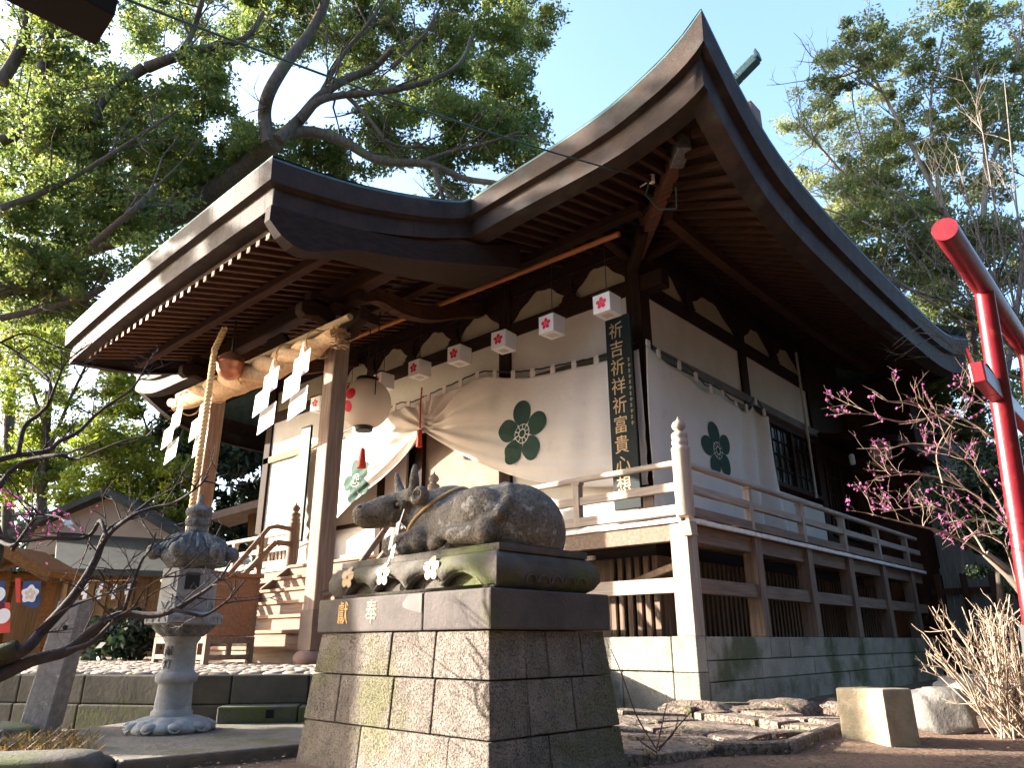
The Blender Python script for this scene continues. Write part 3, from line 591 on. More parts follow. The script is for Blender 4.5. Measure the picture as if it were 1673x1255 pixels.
def cdisp(tie,sgn):
    def d(u,v,z):
        r=math.hypot(u-tie[0],z-tie[1]); a=math.atan2(z-tie[1],abs(u-tie[0])+1e-3)
        rad=.060*math.exp(-((r-.2)/1.6)**2)*math.sin(a*17+.6*r)
        hem=.05*max(0,v-.25)**1.2*math.sin(30*v**1.6+1.2*u)*math.exp(-r*.13)
        lng=.05*math.sin(u*2.3+2.4*v)*(.4+.6*v)+.012*math.sin(u*9.5+2*v+.8*math.sin(u*3))*(1-v*.6)
        vert=.04*math.exp(-((abs(u-tie[0])-.55)/.7)**2)*math.sin(u*9+1.4*v)*(1-v)
        return rad+hem+lng+vert
    return d
front3=lambda u,z,d:np.array([u,.99-d,z])
tie=(-6.32,4.86)
CR=Curtain([(-6.32,5.47),(-5.57,5.53),(-4.54,5.57),(-4.1,5.44),(-3.6,5.33),(-2.61,5.22),(-1.6,5.16),(-1.15,5.2)],[(-6.32,4.84),(-5.8,4.50),(-5.18,4.13),(-4.07,3.61),(-3.08,3.28),(-2.3,3.12),(-1.72,3.05),(-1.15,3.0)],-6.32,-1.15,cdisp(tie,1),front3)
CLf=Curtain([(-11.2,4.95),(-9.99,5.12),(-8.6,5.3),(-7.91,5.38),(-7.09,5.50),(-6.7,5.43),(-6.32,5.47)],[(-11.2,2.7),(-10.2,2.95),(-9.05,3.42),(-7.79,3.99),(-7.0,4.42),(-6.32,4.84)],-11.2,-6.32,cdisp(tie,-1),front3)
def loops(C,us,par,to3,m,up=.13):
    for u in us:
        z=C.t(u); MB().hexa([to3(u-.05,z-.03,.01),to3(u+.05,z-.03,.01),to3(u+.05,z-.03,.035),to3(u-.05,z-.03,.035),to3(u-.05,z+up,.01),to3(u+.05,z+up,.01),to3(u+.05,z+up,.035),to3(u-.05,z+up,.035)]).build("hanging_loop",m,par)
def draped(name,C,nu,nv,label,us,emb,R,ropeu,to3,ph=math.pi/2):
    o=C.mesh(nu,nv).build(name,cloth); o.modifiers.new("s",'SOLIDIFY').thickness=.006; tag(o,label,"curtain","crested white curtains on the shrine hall")
    loops(C,us,o,to3,cloth)
    emblem(lambda u,v,d:C.pt(u,v,d+.004),emb[0],emb[1],R,green,clothline,o,ph=ph)
    return o
cr=draped("crested_curtain",CR,150,46,"white curtain with the large unfolded green plum crest, swept up above the cow",np.arange(-6.2,-1.6,.47),(-3.68,4.28),.60,None,front3)
cl=draped("crested_curtain",CLf,130,46,"sunlit white curtain with a crumpled green plum crest, behind the porch pillar",np.arange(-10.6,-6.5,.47),(-8.5,4.12),.50,None,front3,ph=math.pi/2+.35)
side3=lambda u,z,d:np.array([-1.0+d,u,z])
def sdisp(u,v,z):
    k=np.clip((u-3.3)/2,0,1); return .05*math.sin(u*2.1+v*2.2)+.15*k*math.sin(u*8.5+ .9*math.sin(v*2))*(.35+.65*v)*1.1+.03*math.sin(u*5.3+3.1*v)*v+.05*v*math.sin(4.2*u+5*v)*.5
CS=Curtain([(.9,5.2),(1.3,5.12),(2.39,5.07),(2.95,4.92),(3.05,4.96),(3.9,4.86),(4.6,4.98),(4.85,5.16),(5.2,5.0),(5.6,5.06)],[(.9,2.46),(2.0,2.36),(3.5,2.5),(4.6,2.5),(5.6,2.45)],.9,5.55,sdisp,side3)
cs=draped("crested_curtain",CS,110,40,"white curtain with folded green plum crest on the side wall behind the newel post",[1.0,1.3,1.95,2.5,3.0,3.45,3.95,4.4,4.85,5.2],(3.0,3.86),.50,None,side3,ph=math.pi/2+.2)
def cord(name,pts,r,m,label=None,cat="rope",par=None,n=6):
    o=MB().tube(pts,r,n).build(name,m,par); 
    if label: tag(o,label,cat)
    return o
for C,us,to3 in ((CR,np.linspace(-6.3,-1.2,40),front3),(CLf,np.linspace(-11.1,-6.35,40),front3),(CS,np.linspace(.95,5.5,40),side3)):
    cord("hanging_cord",[to3(u,C.t(u)+.10+.012*(i%2),.022) for i,u in enumerate(us)],.014,black,par={id(CR):cr,id(CLf):cl,id(CS):cs}[id(C)])
b=MB().tube([(-6.35,.9,5.75),(-6.35,.88,5.4),(-6.34,.88,4.88)],.02,6).lathe([(.02,0),(.05,-.03),(.055,-.09),(.045,-.1),(.065,-.35),(.06,-.36)],(-6.34,.88,4.84),10)
tag(b.build("tie_tassel",redtassel),"red cord and tassel tying up the curtain above the stone cow","tassel")
# ------------------------------------------------------------------ SIGN BOARDS
sg=MB().box(-1.63,-1.15,.78,.84,2.63,5.78).build("sign_board",signblack,bevel=.006); tag(sg,"tall black sign board with gold characters on the corner column","sign")
z=5.52
for i,ch in enumerate("祈吉祈祥祈富貴心想"):
    b=MB(); put_text(b,ch,.30,(-1.43,.779,z),(1,0,0),(0,0,1),(0,-1,0),.003,.92); z-=.318; b.build("character",gold,sg)
b=MB(); z=5.0
for i in range(12):
    for k in range(3): b.box(-1.235+.02*((i+k)%2),-1.20+.02*((i*k)%2),.776,.779,z-.02*k,z-.02*k+.009)
    b.box(-1.222,-1.213,.776,.779,z-.05,z+.012); z-=.095
b.build("small_lettering",M("dull_gold",(.30,.24,.13),rough=.6),sg)
sg2=MB().box(-10.62,-10.22,.78,.84,2.95,5.7).build("sign_board",signblack,bevel=.006); tag(sg2,"glaring sign board on the far column, left of the porch pillar","sign")
z=5.4
for k in range(8):
    b=MB(); put_text(b,"祈吉祈祥祈富貴心"[k],.28,(-10.42,.779,z),(1,0,0),(0,0,1),(0,-1,0)); z-=.33; b.build("character",gold,sg2)
# ------------------------------------------------------------------ HANGING LANTERNS
pole=MB().tube([(-.75,0,6.72),(-4.0,0,6.82),(-8.2,0,6.97),(-11.4,0,7.0)],.045,10).build("lantern_pole",wood("pole_wood",(.40,.16,.06),(.28,.10,.04),0)); tag(pole,"long orange brown pole under the eave carrying the square lanterns","pole")
S=.155
lan=empty("square_lantern",(-1.04,0,5.58),"white square lantern with red plum crest nearest the sign board","lantern","white square lanterns hanging from the eave pole")
c=lan.location; b=MB().box(c.x-S,c.x+S,-S,S,c.z-S,c.z+S); b.build("lamp_box",lampwhite,lan,bevel=.008)
MB().hexa([(c.x-S-.02,-S-.02,c.z+S),(c.x+S+.02,-S-.02,c.z+S),(c.x+S+.02,S+.02,c.z+S),(c.x-S-.02,S+.02,c.z+S),(c.x-S-.01,-S-.01,c.z+S+.02),(c.x+S+.01,-S-.01,c.z+S+.02),(c.x+S+.01,S+.01,c.z+S+.02),(c.x-S-.01,S+.01,c.z+S+.02)]).build("lamp_top",dwx,lan)
MB().tube([(c.x,0,c.z+S),(c.x,0,6.72)],.007,5).build("cord",black,lan)
MB().box(c.x-.07,c.x+.07,-.07,.07,c.z-S-.006,c.z-S).build("lamp_opening",M("lamp_inner",(.5,.46,.4),rough=.7),lan)
emblem(lambda u,v,d:np.array([u,-S-d,v]),c.x,c.z,.095,red,None,lan,.004,el=1.1,k=.36)
labs=["white square lantern second from the sign board","white square lantern third from the sign board, above the crest curtain","white square lantern fourth from the sign board","white square lantern fifth from the sign board","white square lantern sixth from the sign board, half behind the round paper lantern","white square lantern just left of the porch pillar","white square lantern farthest from the sign board, at the far end of the pole"]
for i,(x,z) in enumerate(((-2.12,5.57),(-3.19,5.60),(-4.28,5.64),(-5.37,5.65),(-6.47,5.66),(-7.55,5.67),(-8.65,5.67))):
    lc=copy_thing(lan,(x+1.04,0,z-5.58),labs[i]); lc.rotation_euler=(random.uniform(-.02,.02),random.uniform(-.02,.02),random.uniform(-.09,.09))
# round paper lantern
rl=empty("round_lantern",(-5.98,-.75,4.93),"big round cream paper lantern with red plum crest and a red tassel below","lantern"); c=np.array(rl.location); RR=.47
pr=[(RR*math.sin(t)*1.0,RR*1.02*math.cos(t)) for t in np.linspace(.42,math.pi-.42,40)]
MB().lathe(pr,c,32,mod=lambda a,i:1+.008*math.cos(i*math.pi)).build("paper_globe",lampcream,rl)
MB().lathe([(.2,.40),(.2,.48),(.19,.5)],c,24).build("top_ring",black,rl); MB().lathe([(.15,-.52),(.16,-.5),(.16,-.42),(.19,-.41)],c,24).build("bottom_ring",black,rl)
MB().tube([c+np.array([0,0,.5]),c+np.array([0,0,1.7])],.01,5).build("cord",black,rl)
b=MB().tube([c+np.array([0,0,-.5]),c+np.array([0,0,-.85])],.007,5).lathe([(.02,-.84),(.045,-.87),(.05,-.93),(.085,-1.2),(.08,-1.21)],c,12); b.build("tassel",redtassel,rl)
fc=(-.45,-.89); mb=MB()                             # crest faces the visitor on the stair axis
for a0 in (math.pi*1.47,):
  cxs=[(0,0,.07)]+[(.20*math.cos(q),.20*math.sin(q),.105) for q in [math.pi/2+2*math.pi*i/5 for i in range(5)]]
  for (u,v,r) in cxs:
    def onb(uu,vv): 
        a=a0+uu/RR; el=vv/RR; return c+1.012*RR*np.array([math.cos(a)*math.cos(el),math.sin(a)*math.cos(el),math.sin(el)*1.02])
    fan(mb,[(u+p,v+q) for p,q in circle(0,0,r,n=18)],onb)
mb.build("plum_crest",red,rl)
p0=np.array(onx(612,655,-5.5)); cord("pull_cord",[(p0[0],p0[1],6.6),(p0[0],p0[1],p0[2]+.12)],.012,black,"thin black pull cord hanging in front of the round lantern","cord")
# ------------------------------------------------------------------ BELL, BELL ROPE, STRAW ROPE, PAPER STREAMERS
bl=empty("shrine_bell",(-7.1,-2.87,5.39),"copper round bell hanging under the porch eave","bell"); c=(-7.1,-2.87,5.39)
MB().lathe([(.0,.27),(.05,.26),(.06,.22),(.14,.2),(.215,.14),(.23,.06),(.255,.04),(.255,0),(.23,-.02),(.225,-.1),(.18,-.2),(.09,-.25),(0,-.26)],c,28).build("bell_body",bronze,bl)
MB().tube([(-7.1,-2.87,5.62),(-7.1,-2.87,6.25)],.02,6).build("hanger",black,bl)
def twisted(path,rad,strands,pitch,n=8,rs=.62):
    mb=MB(); path=[np.array(p,float) for p in path]; L=[0]
    for a,e in zip(path[:-1],path[1:]): L.append(L[-1]+np.linalg.norm(e-a))
    N=int(L[-1]/pitch*10)+8
    for s in range(strands):
        P_=[];R_=[]
        for i in range(N):
            t=L[-1]*i/(N-1); j=min(np.searchsorted(L,t,side='right')-1,len(path)-2); f=(t-L[j])/(L[j+1]-L[j]); p=path[j]+(path[j+1]-path[j])*f
            d=path[j+1]-path[j]; d/=np.linalg.norm(d); sx=np.cross(d,[.3,.2,.9]); sx/=np.linalg.norm(sx); u=np.cross(d,sx)
            r=rad(t/L[-1]); a=2*math.pi*(t/pitch+s/strands); P_.append(p+(math.cos(a)*sx+math.sin(a)*u)*r*.55); R_.append(r*rs)
        mb.tube(P_,R_,n)
    return mb
bx,by=-7.12,-3.18
tag(twisted([(bx+.02,by+.12,6.05),(bx,by,5.6),(bx-.0,by,4.0),(bx-.02,by,1.75)],lambda t:.05 if t<.97 else .055,3,.22).build("bell_rope",hemp),"long twisted straw coloured bell rope hanging in front of the bell","rope")
SY=-2.45
sp=[(-10.25,SY,5.46),(-9.3,SY,5.40),(-7.8,SY,5.34),(-6.5,SY,5.30),(-5.2,SY,5.31),(-4.5,SY,5.36)]
sh=twisted(sp,lambda t:.12+.10*math.sin(math.pi*min(max(t,.06),.94))-.03*(t>.9),3,1.9,12,.68)
b=MB()
for k in range(90):
    a=RNG.uniform(0,6.28);r=RNG.uniform(.03,.19); e=np.array([-4.5,SY+r*math.cos(a),5.36+r*math.sin(a)]); b.tube([e-np.array([.15,0,0]),e+np.array([RNG.uniform(.02,.10),r*.3*math.cos(a),-RNG.uniform(0,.12)])],.006,4)
sho=sh.build("straw_festoon_rope",rope); tag(sho,"thick twisted straw rope slung across the front of the porch","rope"); b.build("frayed_end",rope,sho)
for k,x in enumerate((-9.6,-8.4,-7.2,-5.9,-5.0)): MB().tube([(x+.06*math.cos(q)*0+.0,SY+.24*math.cos(q),5.33+.24*math.sin(q)) for q in np.linspace(0,6.28,18)],.012,5).build("binding_cord",hemp,sho)
tag(MB().tube([(-10.3,SY+.05,5.66),(-4.25,SY+.05,5.60)],.055,10).build("bamboo_pole",wood("bamboo",(.42,.32,.2),(.33,.24,.15),0)),"pale bamboo pole the straw rope is tied to","pole")
def shide(x,z0,y,scale,label,n=3,lean=0):
    t=empty("paper_streamer",(x,y,z0),label,"paper streamer","white zigzag paper streamers on the straw rope")
    s=scale; MB().add([(x-.03*s,y,z0+.05),(x+.03*s,y,z0+.05),(x+.05*s,y-.02,z0-.22*s),(x-.05*s,y-.02,z0-.22*s)],[(0,1,2,3)]).build("paper_neck",paper,t)
    z=z0-.2*s; xx=x
    for k in range(n):
        w2=.235*s*(1+.05*k); h=.37*s; xo=xx+(-1)**k*.065*s; yy=y-.02-.05*(k%2)
        MB().add([(xo-w2,yy,z-.02*s),(xo+w2,yy-.03,z+.05*s),(xo+w2*1.0+.02,yy-.05,z-h+.05*s),(xo-w2+.02,yy-.02,z-h-.03*s)],[(0,1,2,3)]).build("paper_fold",paper,t,solid=.004); z-=h*.80
    return t
for x,z,s,l in ((-5.1,5.28,1.05,"zigzag paper streamer nearest the front porch pillar"),(-6.0,5.22,1.05,"zigzag paper streamer between the bell rope and the porch pillar"),(-8.3,5.22,1.05,"sunlit zigzag paper streamer just behind the bell rope"),(-9.5,5.28,1.05,"sunlit zigzag paper streamer at the far pillar, left of the bell rope")): shide(x,z,SY-.22,s,l)
# ------------------------------------------------------------------ OFFERTORY BOX
ob=empty("offertory_box",(-6.95,-2.35,.45),"orange brown wooden offertory box on a low dark stand before the stairs","box"); X0,X1,Y0,Y1=-7.95,-6.2,-3.12,-2.36
MB().box(X0,X1,Y0,Y1,.86,1.72).build("chest",boxwood,ob,bevel=.012)
MB().box(X0-.04,X1+.04,Y0-.04,Y1+.04,1.72,1.785).build("rim",boxwood,ob,bevel=.01)
b=MB()
for k in range(14): b.box(X1+.001,X1+.012,Y1-.03,Y1,.88+.06*k,.91+.06*k)
b.box(X1+.001,X1+.011,Y1-.04,Y1-.03,.87,1.71); b.build("corner_joint",mwx,ob)
st=MB()
for z0,z1 in ((.76,.855),(.53,.60)):
    st.box(X1-.07,X1+.01,Y0+.07,Y1-.07,z0,z1); st.box(X0+.07,X1-.075,Y0,Y0+.07,z0,z1)
st.build("stand",mwx,ob,bevel=.006)
for x in (X0,X1-.08):
    for y in (Y0-.005,Y1-.075): MB().box(x,x+.085,y,y+.08,.45,.857).build("leg",mwz,ob,bevel=.005)
MB().box(X1-.05,X1,Y0+.34,Y0+.41,.601,.759).build("leg",mwz,ob,bevel=.005)
# ------------------------------------------------------------------ COW MONUMENT
D0=.046338; PXv=np.array([math.cos(D0),-math.sin(D0),0]); PYv=np.array([math.sin(D0),math.cos(D0),0]); PC=np.array([.801,-4.766,0])
def PL(x,y,z): return PC+x*PXv+y*PYv+np.array([0,0,z])
class PB(MB):
    def add(s,V,F,sm=False): return super().add([PL(*p) for p in V],F,sm)
ped=empty("stone_pedestal",(PC[0],PC[1],0),"tall rough stone pedestal with a carved plinth and gold plum crests","pedestal")
def hx(z): return .98+(.885-.98)*z/.824
def hy(z): return .597+(.523-.597)*z/.824
b=PB()
for z0,z1,cx,cy in ((-.15,.252,[-.25,.62],[-.1]),(.252,.552,[-.55,.05,.45],[-.25,.15]),(.552,.822,[-.62,-.02,.42],[-.05,.27])):
    c=[-1]+[v for v in cx]+[1]; H0,H1,K0,K1=hx(z0),hx(z1),hy(z0),hy(z1); g=.0045
    for i,(a,e) in enumerate(zip(c[:-1],c[1:])):
        j=random.uniform(-.006,.006)
        A0=-H0 if i==0 else a+g; E0=H0 if i==len(c)-2 else e-g; A1=-H1 if i==0 else a+g; E1=H1 if i==len(c)-2 else e-g
        b.hexa([(A0,-K0+j,z0+g),(E0,-K0+j,z0+g),(E0,-K0+.3,z0+g),(A0,-K0+.3,z0+g),(A1,-K1+j,z1-g),(E1,-K1+j,z1-g),(E1,-K1+.3,z1-g),(A1,-K1+.3,z1-g)])
    c=[-K0+.3]+[v for v in cy]+[K0]
    c=[v for v in c if v>=-K0+.3]
    for i,(a,e) in enumerate(zip(c[:-1],c[1:])):
        j=random.uniform(-.005,.005); e1=K1 if i==len(c)-2 else e
        b.hexa([(H0-.3,a+g,z0+g),(H0+j,a+g,z0+g),(H0+j,e-g,z0+g),(H0-.3,e-g,z0+g),(H1-.3,a+g,z1-g),(H1+j,a+g,z1-g),(H1+j,e1-g,z1-g),(H1-.3,e1-g,z1-g)])
b.box(-.8,.6,-.25,.46,-.1,.82)
rough=b.build("rubble_base",plinth,ped,bevel=.008)
b=PB().box(-.918,.31,-.545,.545,.824,1.052); b.box(.316,.926,-.545,.545,.824,1.052); slab=b.build("slab",slabstone,ped,bevel=.012)
b=PB()
b.prism([(.10,-.5475,.99),(.16,-.5475,1.045),(.30,-.5475,1.047),(.30,-.5475,.93),(.2,-.5475,.945),(.12,-.5475,.965)],(0,.004,0)); b.build("patched_stone",M("patch",(.16,.14,.13),(.12,.105,.10),scale=8,rough=.95),slab)
for ch,cx in (("奉",-.24),("獻",-.585)): b=PB(); put_text(b,ch,.165,(cx,-.546,.942),(1,0,0),(0,0,1),(0,-1,0),.003,.82); b.build("gilded_character",goldcut,slab)
# bulging carved plinth with a cusped lower edge
def cusp(u,n=4):                                    # u 0..1 along one side -> lower edge height
    m=min(u,1-u)
    if m<.07: return 0
    t=(u-.07)/.86*n; f=t-math.floor(t); 
    return .115*(1-abs(2*f-1)**2.2)*.8+.025*math.sin(math.pi*u)
prof=[(-.07,0.0),(-.02,.03),(.01,.075),(.012,.13),(-.005,.18),(-.035,.215),(-.06,.228)]
def ringpt(s,off,hxx=.895,hyy=.47,r=.03):           # s in 0..4 around the rectangle
    k=int(s)%4; f=s-int(s); X=hxx+off;Y=hyy+off
    c=[(-X,-Y),(X,-Y),(X,Y),(-X,Y)]; a=np.array(c[k]);e=np.array(c[(k+1)%4]); return a+(e-a)*f
b=PB(); ss=np.concatenate([k+np.linspace(0,.999,49 if k in (0,) else 33) for k in range(4)]+[[4.0]])
G=[]
for s in ss:
    k=int(s)%4; f=s-int(s); zb=cusp(f,4) if k==0 else .0
    row=[]
    for (o,z) in prof:
        q=ringpt(s,o); zz=zb+(z)*(.228-zb)/.228; row.append((q[0],q[1],1.052+zz))
    G.append(row)
b.grid(G); b.box(-.80,.80,-.39,.40,1.052,1.28); pl=b.build("carved_plinth",darkstone,ped)
b=PB()
G=[]
for s in ss:                                        # raised rim that follows the cusps on the front
    k=int(s)%4; f=s-int(s)
    if k==0:
        zb=cusp(f,4); q=ringpt(s,-.062); q2=ringpt(s,-.03); G.append([(q[0],q[1]-.0,1.052+zb),(q2[0],q2[1]-.012,1.052+zb+.012),(q2[0],q2[1]-.014,1.052+zb+.03)])
b.grid(G)
for u in (.3,.42,.55,.68,.8):
    b.tube([(.912,-.47+.94*u+.05*math.cos(a),1.10+.045*math.sin(a)) for a in np.linspace(0,math.pi,8)],.007,5)
b.build("carved_scroll",darkstone,pl)
PB().box(-.856,.862,-.413,.413,1.279,1.325).build("plinth_top",darkstone,ped,bevel=.006)
for cx,cz,ph in ((-.66,1.205,1.45),(-.225,1.20,1.5),(.30,1.205,1.57)):
    b=PB()
    for pt in plum_petals(.075,el=1.12,k=.40,ph=ph):
        fan(b,[(cx+u,cz+v) for u,v in pt],lambda u,v:np.array([u,-.484+.06*max(0,(v-1.20)/.06)**2*.25,v]))
    for k in range(5):
        a=ph+math.pi/5+2*math.pi*k/5; fan(b,circle(cx+.018*math.cos(a),cz+.018*math.sin(a),.007,n=8),lambda u,v:np.array([u,-.485,v]))
    b.build("gold_plum_crest",goldpale,pl)
# --- the cow: one surface from a signed distance field (surface nets)
def surface_nets(Fv,org,h):
    S=Fv<0; nx,ny,nz=Fv.shape; corners=[(i,j,k) for i in (0,1) for j in (0,1) for k in (0,1)]
    sl=lambda A,c:A[c[0]:nx-1+c[0],c[1]:ny-1+c[1],c[2]:nz-1+c[2]]
    cnt=sum(sl(S,c).astype(int) for c in corners); mask=(cnt>0)&(cnt<8); idx=-np.ones(mask.shape,int); idx[mask]=np.arange(mask.sum())
    acc=np.zeros(mask.shape+(3,)); n=np.zeros(mask.shape)
    for a in range(8):
        for e in range(a+1,8):
            ca,ce=np.array(corners[a]),np.array(corners[e])
            if abs(ca-ce).sum()!=1: continue
            fa,fe=sl(Fv,ca),sl(Fv,ce); cr=(fa<0)!=(fe<0); t=np.where(cr,fa/(fa-fe+1e-12),0)
            acc+=np.where(cr[...,None],ca+(ce-ca)*t[...,None],0); n+=cr
    I=np.argwhere(mask); V=org+h*(I+acc[mask]/n[mask][:,None]); F=[]
    for ax in range(3):
        o1,o2=[(1,2),(2,0),(0,1)][ax]
        A=[slice(None)]*3;B=[slice(None)]*3;A[ax]=slice(0,-1);B[ax]=slice(1,None)
        d=S[tuple(A)]!=S[tuple(B)]; Q=np.argwhere(d); ok=(Q[:,o1]>0)&(Q[:,o2]>0)&(Q[:,o1]<S.shape[o1]-1)&(Q[:,o2]<S.shape[o2]-1); Q=Q[ok]
        e1=np.zeros(3,int);e1[o1]=1;e2=np.zeros(3,int);e2[o2]=1
        g=lambda q:idx[q[:,0],q[:,1],q[:,2]]
        q=np.stack([g(Q-e1-e2),g(Q-e2),g(Q),g(Q-e1)],1); s=S[Q[:,0],Q[:,1],Q[:,2]]; q[~s]=q[~s][:,::-1]; F.append(q)
    return V,np.concatenate(F)
hh=.0088; x0,x1,y0,y1,z0,z1=-.82,.98,-.66,.52,-.02,.74
gx,gy,gz=np.meshgrid(np.arange(x0,x1,hh),np.arange(y0,y1,hh),np.arange(z0,z1,hh),indexing='ij')
def smin(a,b_,k): q=np.clip(.5+.5*(b_-a)/k,0,1); return b_*(1-q)+a*q-k*q*(1-q)
def ell(c,r,rot=0):
    X,Y,Z=gx-c[0],gy-c[1],gz-c[2]
    if rot: cs,sn=math.cos(rot),math.sin(rot); X,Y=cs*X+sn*Y,-sn*X+cs*Y
    k=np.sqrt((X/r[0])**2+(Y/r[1])**2+(Z/r[2])**2)+1e-9; k1=np.sqrt((X/r[0]**2)**2+(Y/r[1]**2)**2+(Z/r[2]**2)**2)+1e-9; return k*(k-1)/k1
def cap(a,c,ra,rb):
    a=np.array(a);c=np.array(c);d=c-a; L2=d@d; t=np.clip(((gx-a[0])*d[0]+(gy-a[1])*d[1]+(gz-a[2])*d[2])/L2,0,1)
    return np.sqrt((gx-a[0]-t*d[0])**2+(gy-a[1]-t*d[1])**2+(gz-a[2]-t*d[2])**2)-(ra+(rb-ra)*t)
f=ell((.28,.02,.15),(.56,.34,.315)); f=smin(f,ell((.58,.02,.13),(.30,.365,.315)),.10)
f=smin(f,ell((-.16,.02,.20),(.27,.285,.29)),.06); f=smin(f,cap((-.10,.02,.40),(.35,.02,.40),.095,.06),.09)
f=smin(f,cap((-.12,0,.34),(-.33,-.10,.37),.18,.125),.09)
f=smin(f,cap((-.05,.02,.47),(-.26,-.06,.47),.055,.04),.05)             # neck crest
hd_=smin(cap((-.37,-.15,.405),(-.47,-.31,.365),.128,.104),cap((-.47,-.31,.36),(-.55,-.445,.325),.100,.090),.05)
hd_=smin(hd_,cap((-.36,-.16,.335),(-.53,-.41,.285),.075,.052),.05)      # jaw
hd_=smin(hd_,cap((-.255,-.225,.46),(-.53,-.09,.465),.062,.055),.05)       # poll
f=smin(f,hd_,.035)
for a,m,e,r in (((-.245,-.225,.47),(-.225,-.245,.58),(-.235,-.235,.675),.044),((-.53,-.10,.465),(-.625,-.085,.59),(-.67,-.08,.705),.046)):
    f=smin(f,np.minimum(cap(a,m,r,r*.8),cap(m,e,r*.8,r*.36)),.02)
ear=cap((-.20,-.24,.415),(-.075,-.295,.43),.035,.062); ear=np.maximum(ear,-ell((-.075,-.365,.435),(.052,.06,.048))); f=smin(f,ear,.02)
ear2=cap((-.50,-.06,.42),(-.60,.02,.43),.03,.05); f=smin(f,ear2,.02)
eye=ell((-.325,-.28,.392),(.058,.042,.040),-.42); f=smin(f,eye,.008); f=np.maximum(f,-np.maximum(ell((-.325,-.312,.392),(.052,.026,.032),-.42),-ell((-.325,-.30,.392),(.034,.030,.019),-.42)))
f=smin(f,cap((-.36,-.285,.43),(-.27,-.26,.42),.013,.013),.02)           # brow
f=np.maximum(f,-ell((-.515,-.515,.375),(.018,.03,.014)))                # nostril
f=np.maximum(f,-cap((-.50,-.50,.30),(-.41,-.36,.30),.008,.006))         # mouth line
f=np.maximum(f,-cap((-.56,-.515,.305),(-.49,-.495,.298),.008,.008))
# folded forelegs and dewlap
f=smin(f,cap((-.20,-.04,.28),(-.34,-.12,.16),.09,.06),.08)
f=smin(f,cap((-.12,-.24,.11),(-.36,-.31,.095),.10,.078),.02); f=smin(f,cap((-.36,-.30,.06),(-.18,-.335,.05),.06,.045),.02); f=smin(f,cap((-.2,.15,.1),(-.42,.1,.08),.1,.075),.05)
# hind leg: thigh, shank, hoof
th=ell((.48,-.25,.19),(.25,.135,.225)); f=smin(f,th,.014)
f=smin(f,cap((.66,-.335,.085),(.40,-.375,.085),.078,.056),.015); f=smin(f,cap((.40,-.365,.10),(.25,-.375,.115),.05,.04),.02); f=smin(f,cap((.24,-.375,.075),(.19,-.375,.05),.055,.045),.015)
f=np.maximum(f,-cap((.215,-.33,.36),(.215,-.37,.12),.016,.022)*1.0)      # crease before the thigh
tl=[(.56,-.06,.425),(.66,-.13,.385),(.74,-.22,.29),(.735,-.29,.20),(.66,-.345,.14)]
for a,e in zip(tl[:-1],tl[1:]): f=smin(f,cap(a,e,.034,.034),.03)
f=smin(f,ell((.65,-.35,.13),(.05,.03,.05)),.02)
for yv in np.linspace(-.2,.08,0): pass
f=f+.0025*np.sin(gx*23+gy*11)*np.sin(gz*19+gy*17)+.0015*np.sin(gx*61)*np.sin(gy*53+1)*np.sin(gz*57)
f=np.maximum(f,-gz+.001)
V,F=surface_nets(f,np.array([x0,y0,z0]),hh)
cow=PB(); cow.add([(p[0],p[1],p[2]+1.3255) for p in V],[tuple(q) for q in F],True)
cowo=cow.build("cow_statue",cowstone); tag(cowo,"weathered stone statue of a reclining cow with raised horned head, on the pedestal","statue")
b=PB(); 
ring=[]; nrm=np.array([-.6,-.2,.77]); nrm/=np.linalg.norm(nrm); uu=np.cross(nrm,[0,1,0]); uu/=np.linalg.norm(uu); vv=np.cross(nrm,uu); c=np.array([-.19,-.07,.31])
for a in np.linspace(0,2*math.pi,60):
    d=uu*math.cos(a)+vv*math.sin(a); q=c.copy()
    for st in range(70):
        q=c+d*.008*st; ii=tuple(np.clip(((q-np.array([x0,y0,z0]))/hh).round().astype(int),0,np.array(f.shape)-1))
        if f[ii]>0 and st>6: break
    ring.append(np.array([q[0]+d[0]*.002,q[1]+d[1]*.002,q[2]+d[2]*.002+1.3255]))
ring=[(ring[i-1]+ring[i]*2+ring[(i+1)%len(ring)])/4 for i in range(len(ring))]; ring.append(ring[0])
nr=b.tube(ring,.013,6,cap=False).build("neck_rope",hemp); tag(nr,"thin straw rope tied round the neck of the stone cow","rope")
b=PB()
def zig(mb,x,y,z,s,n,dx=.035):
    xx=x
    for k in range(n):
        o=(-1)**k*dx*s; mb.add([(xx-.03*s+o,y-.006*k,z),(xx+.03*s+o,y-.006*k-.01,z+.015*s),(xx+.03*s+o-.02*s,y-.008*k-.014,z-.085*s),(xx-.03*s+o-.02*s,y-.008*k,z-.10*s)],[(0,1,2,3)]); z-=.082*s; xx-=.012*s
zig(b,-.215,-.385,1.325+.235,1.0,4,.02); b.add([(-.23,-.37,1.54),(-.2,-.375,1.55),(-.17,-.36,1.66),(-.18,-.36,1.66)],[(0,1,2,3)]); b.add([(-.21,-.37,1.56),(-.2,-.375,1.57),(-.13,-.37,1.52),(-.135,-.37,1.51)],[(0,1,2,3)])
tag(b.build("paper_streamer",paper,solid=.002),"small white zigzag paper hanging from the neck rope of the stone cow","paper streamer")
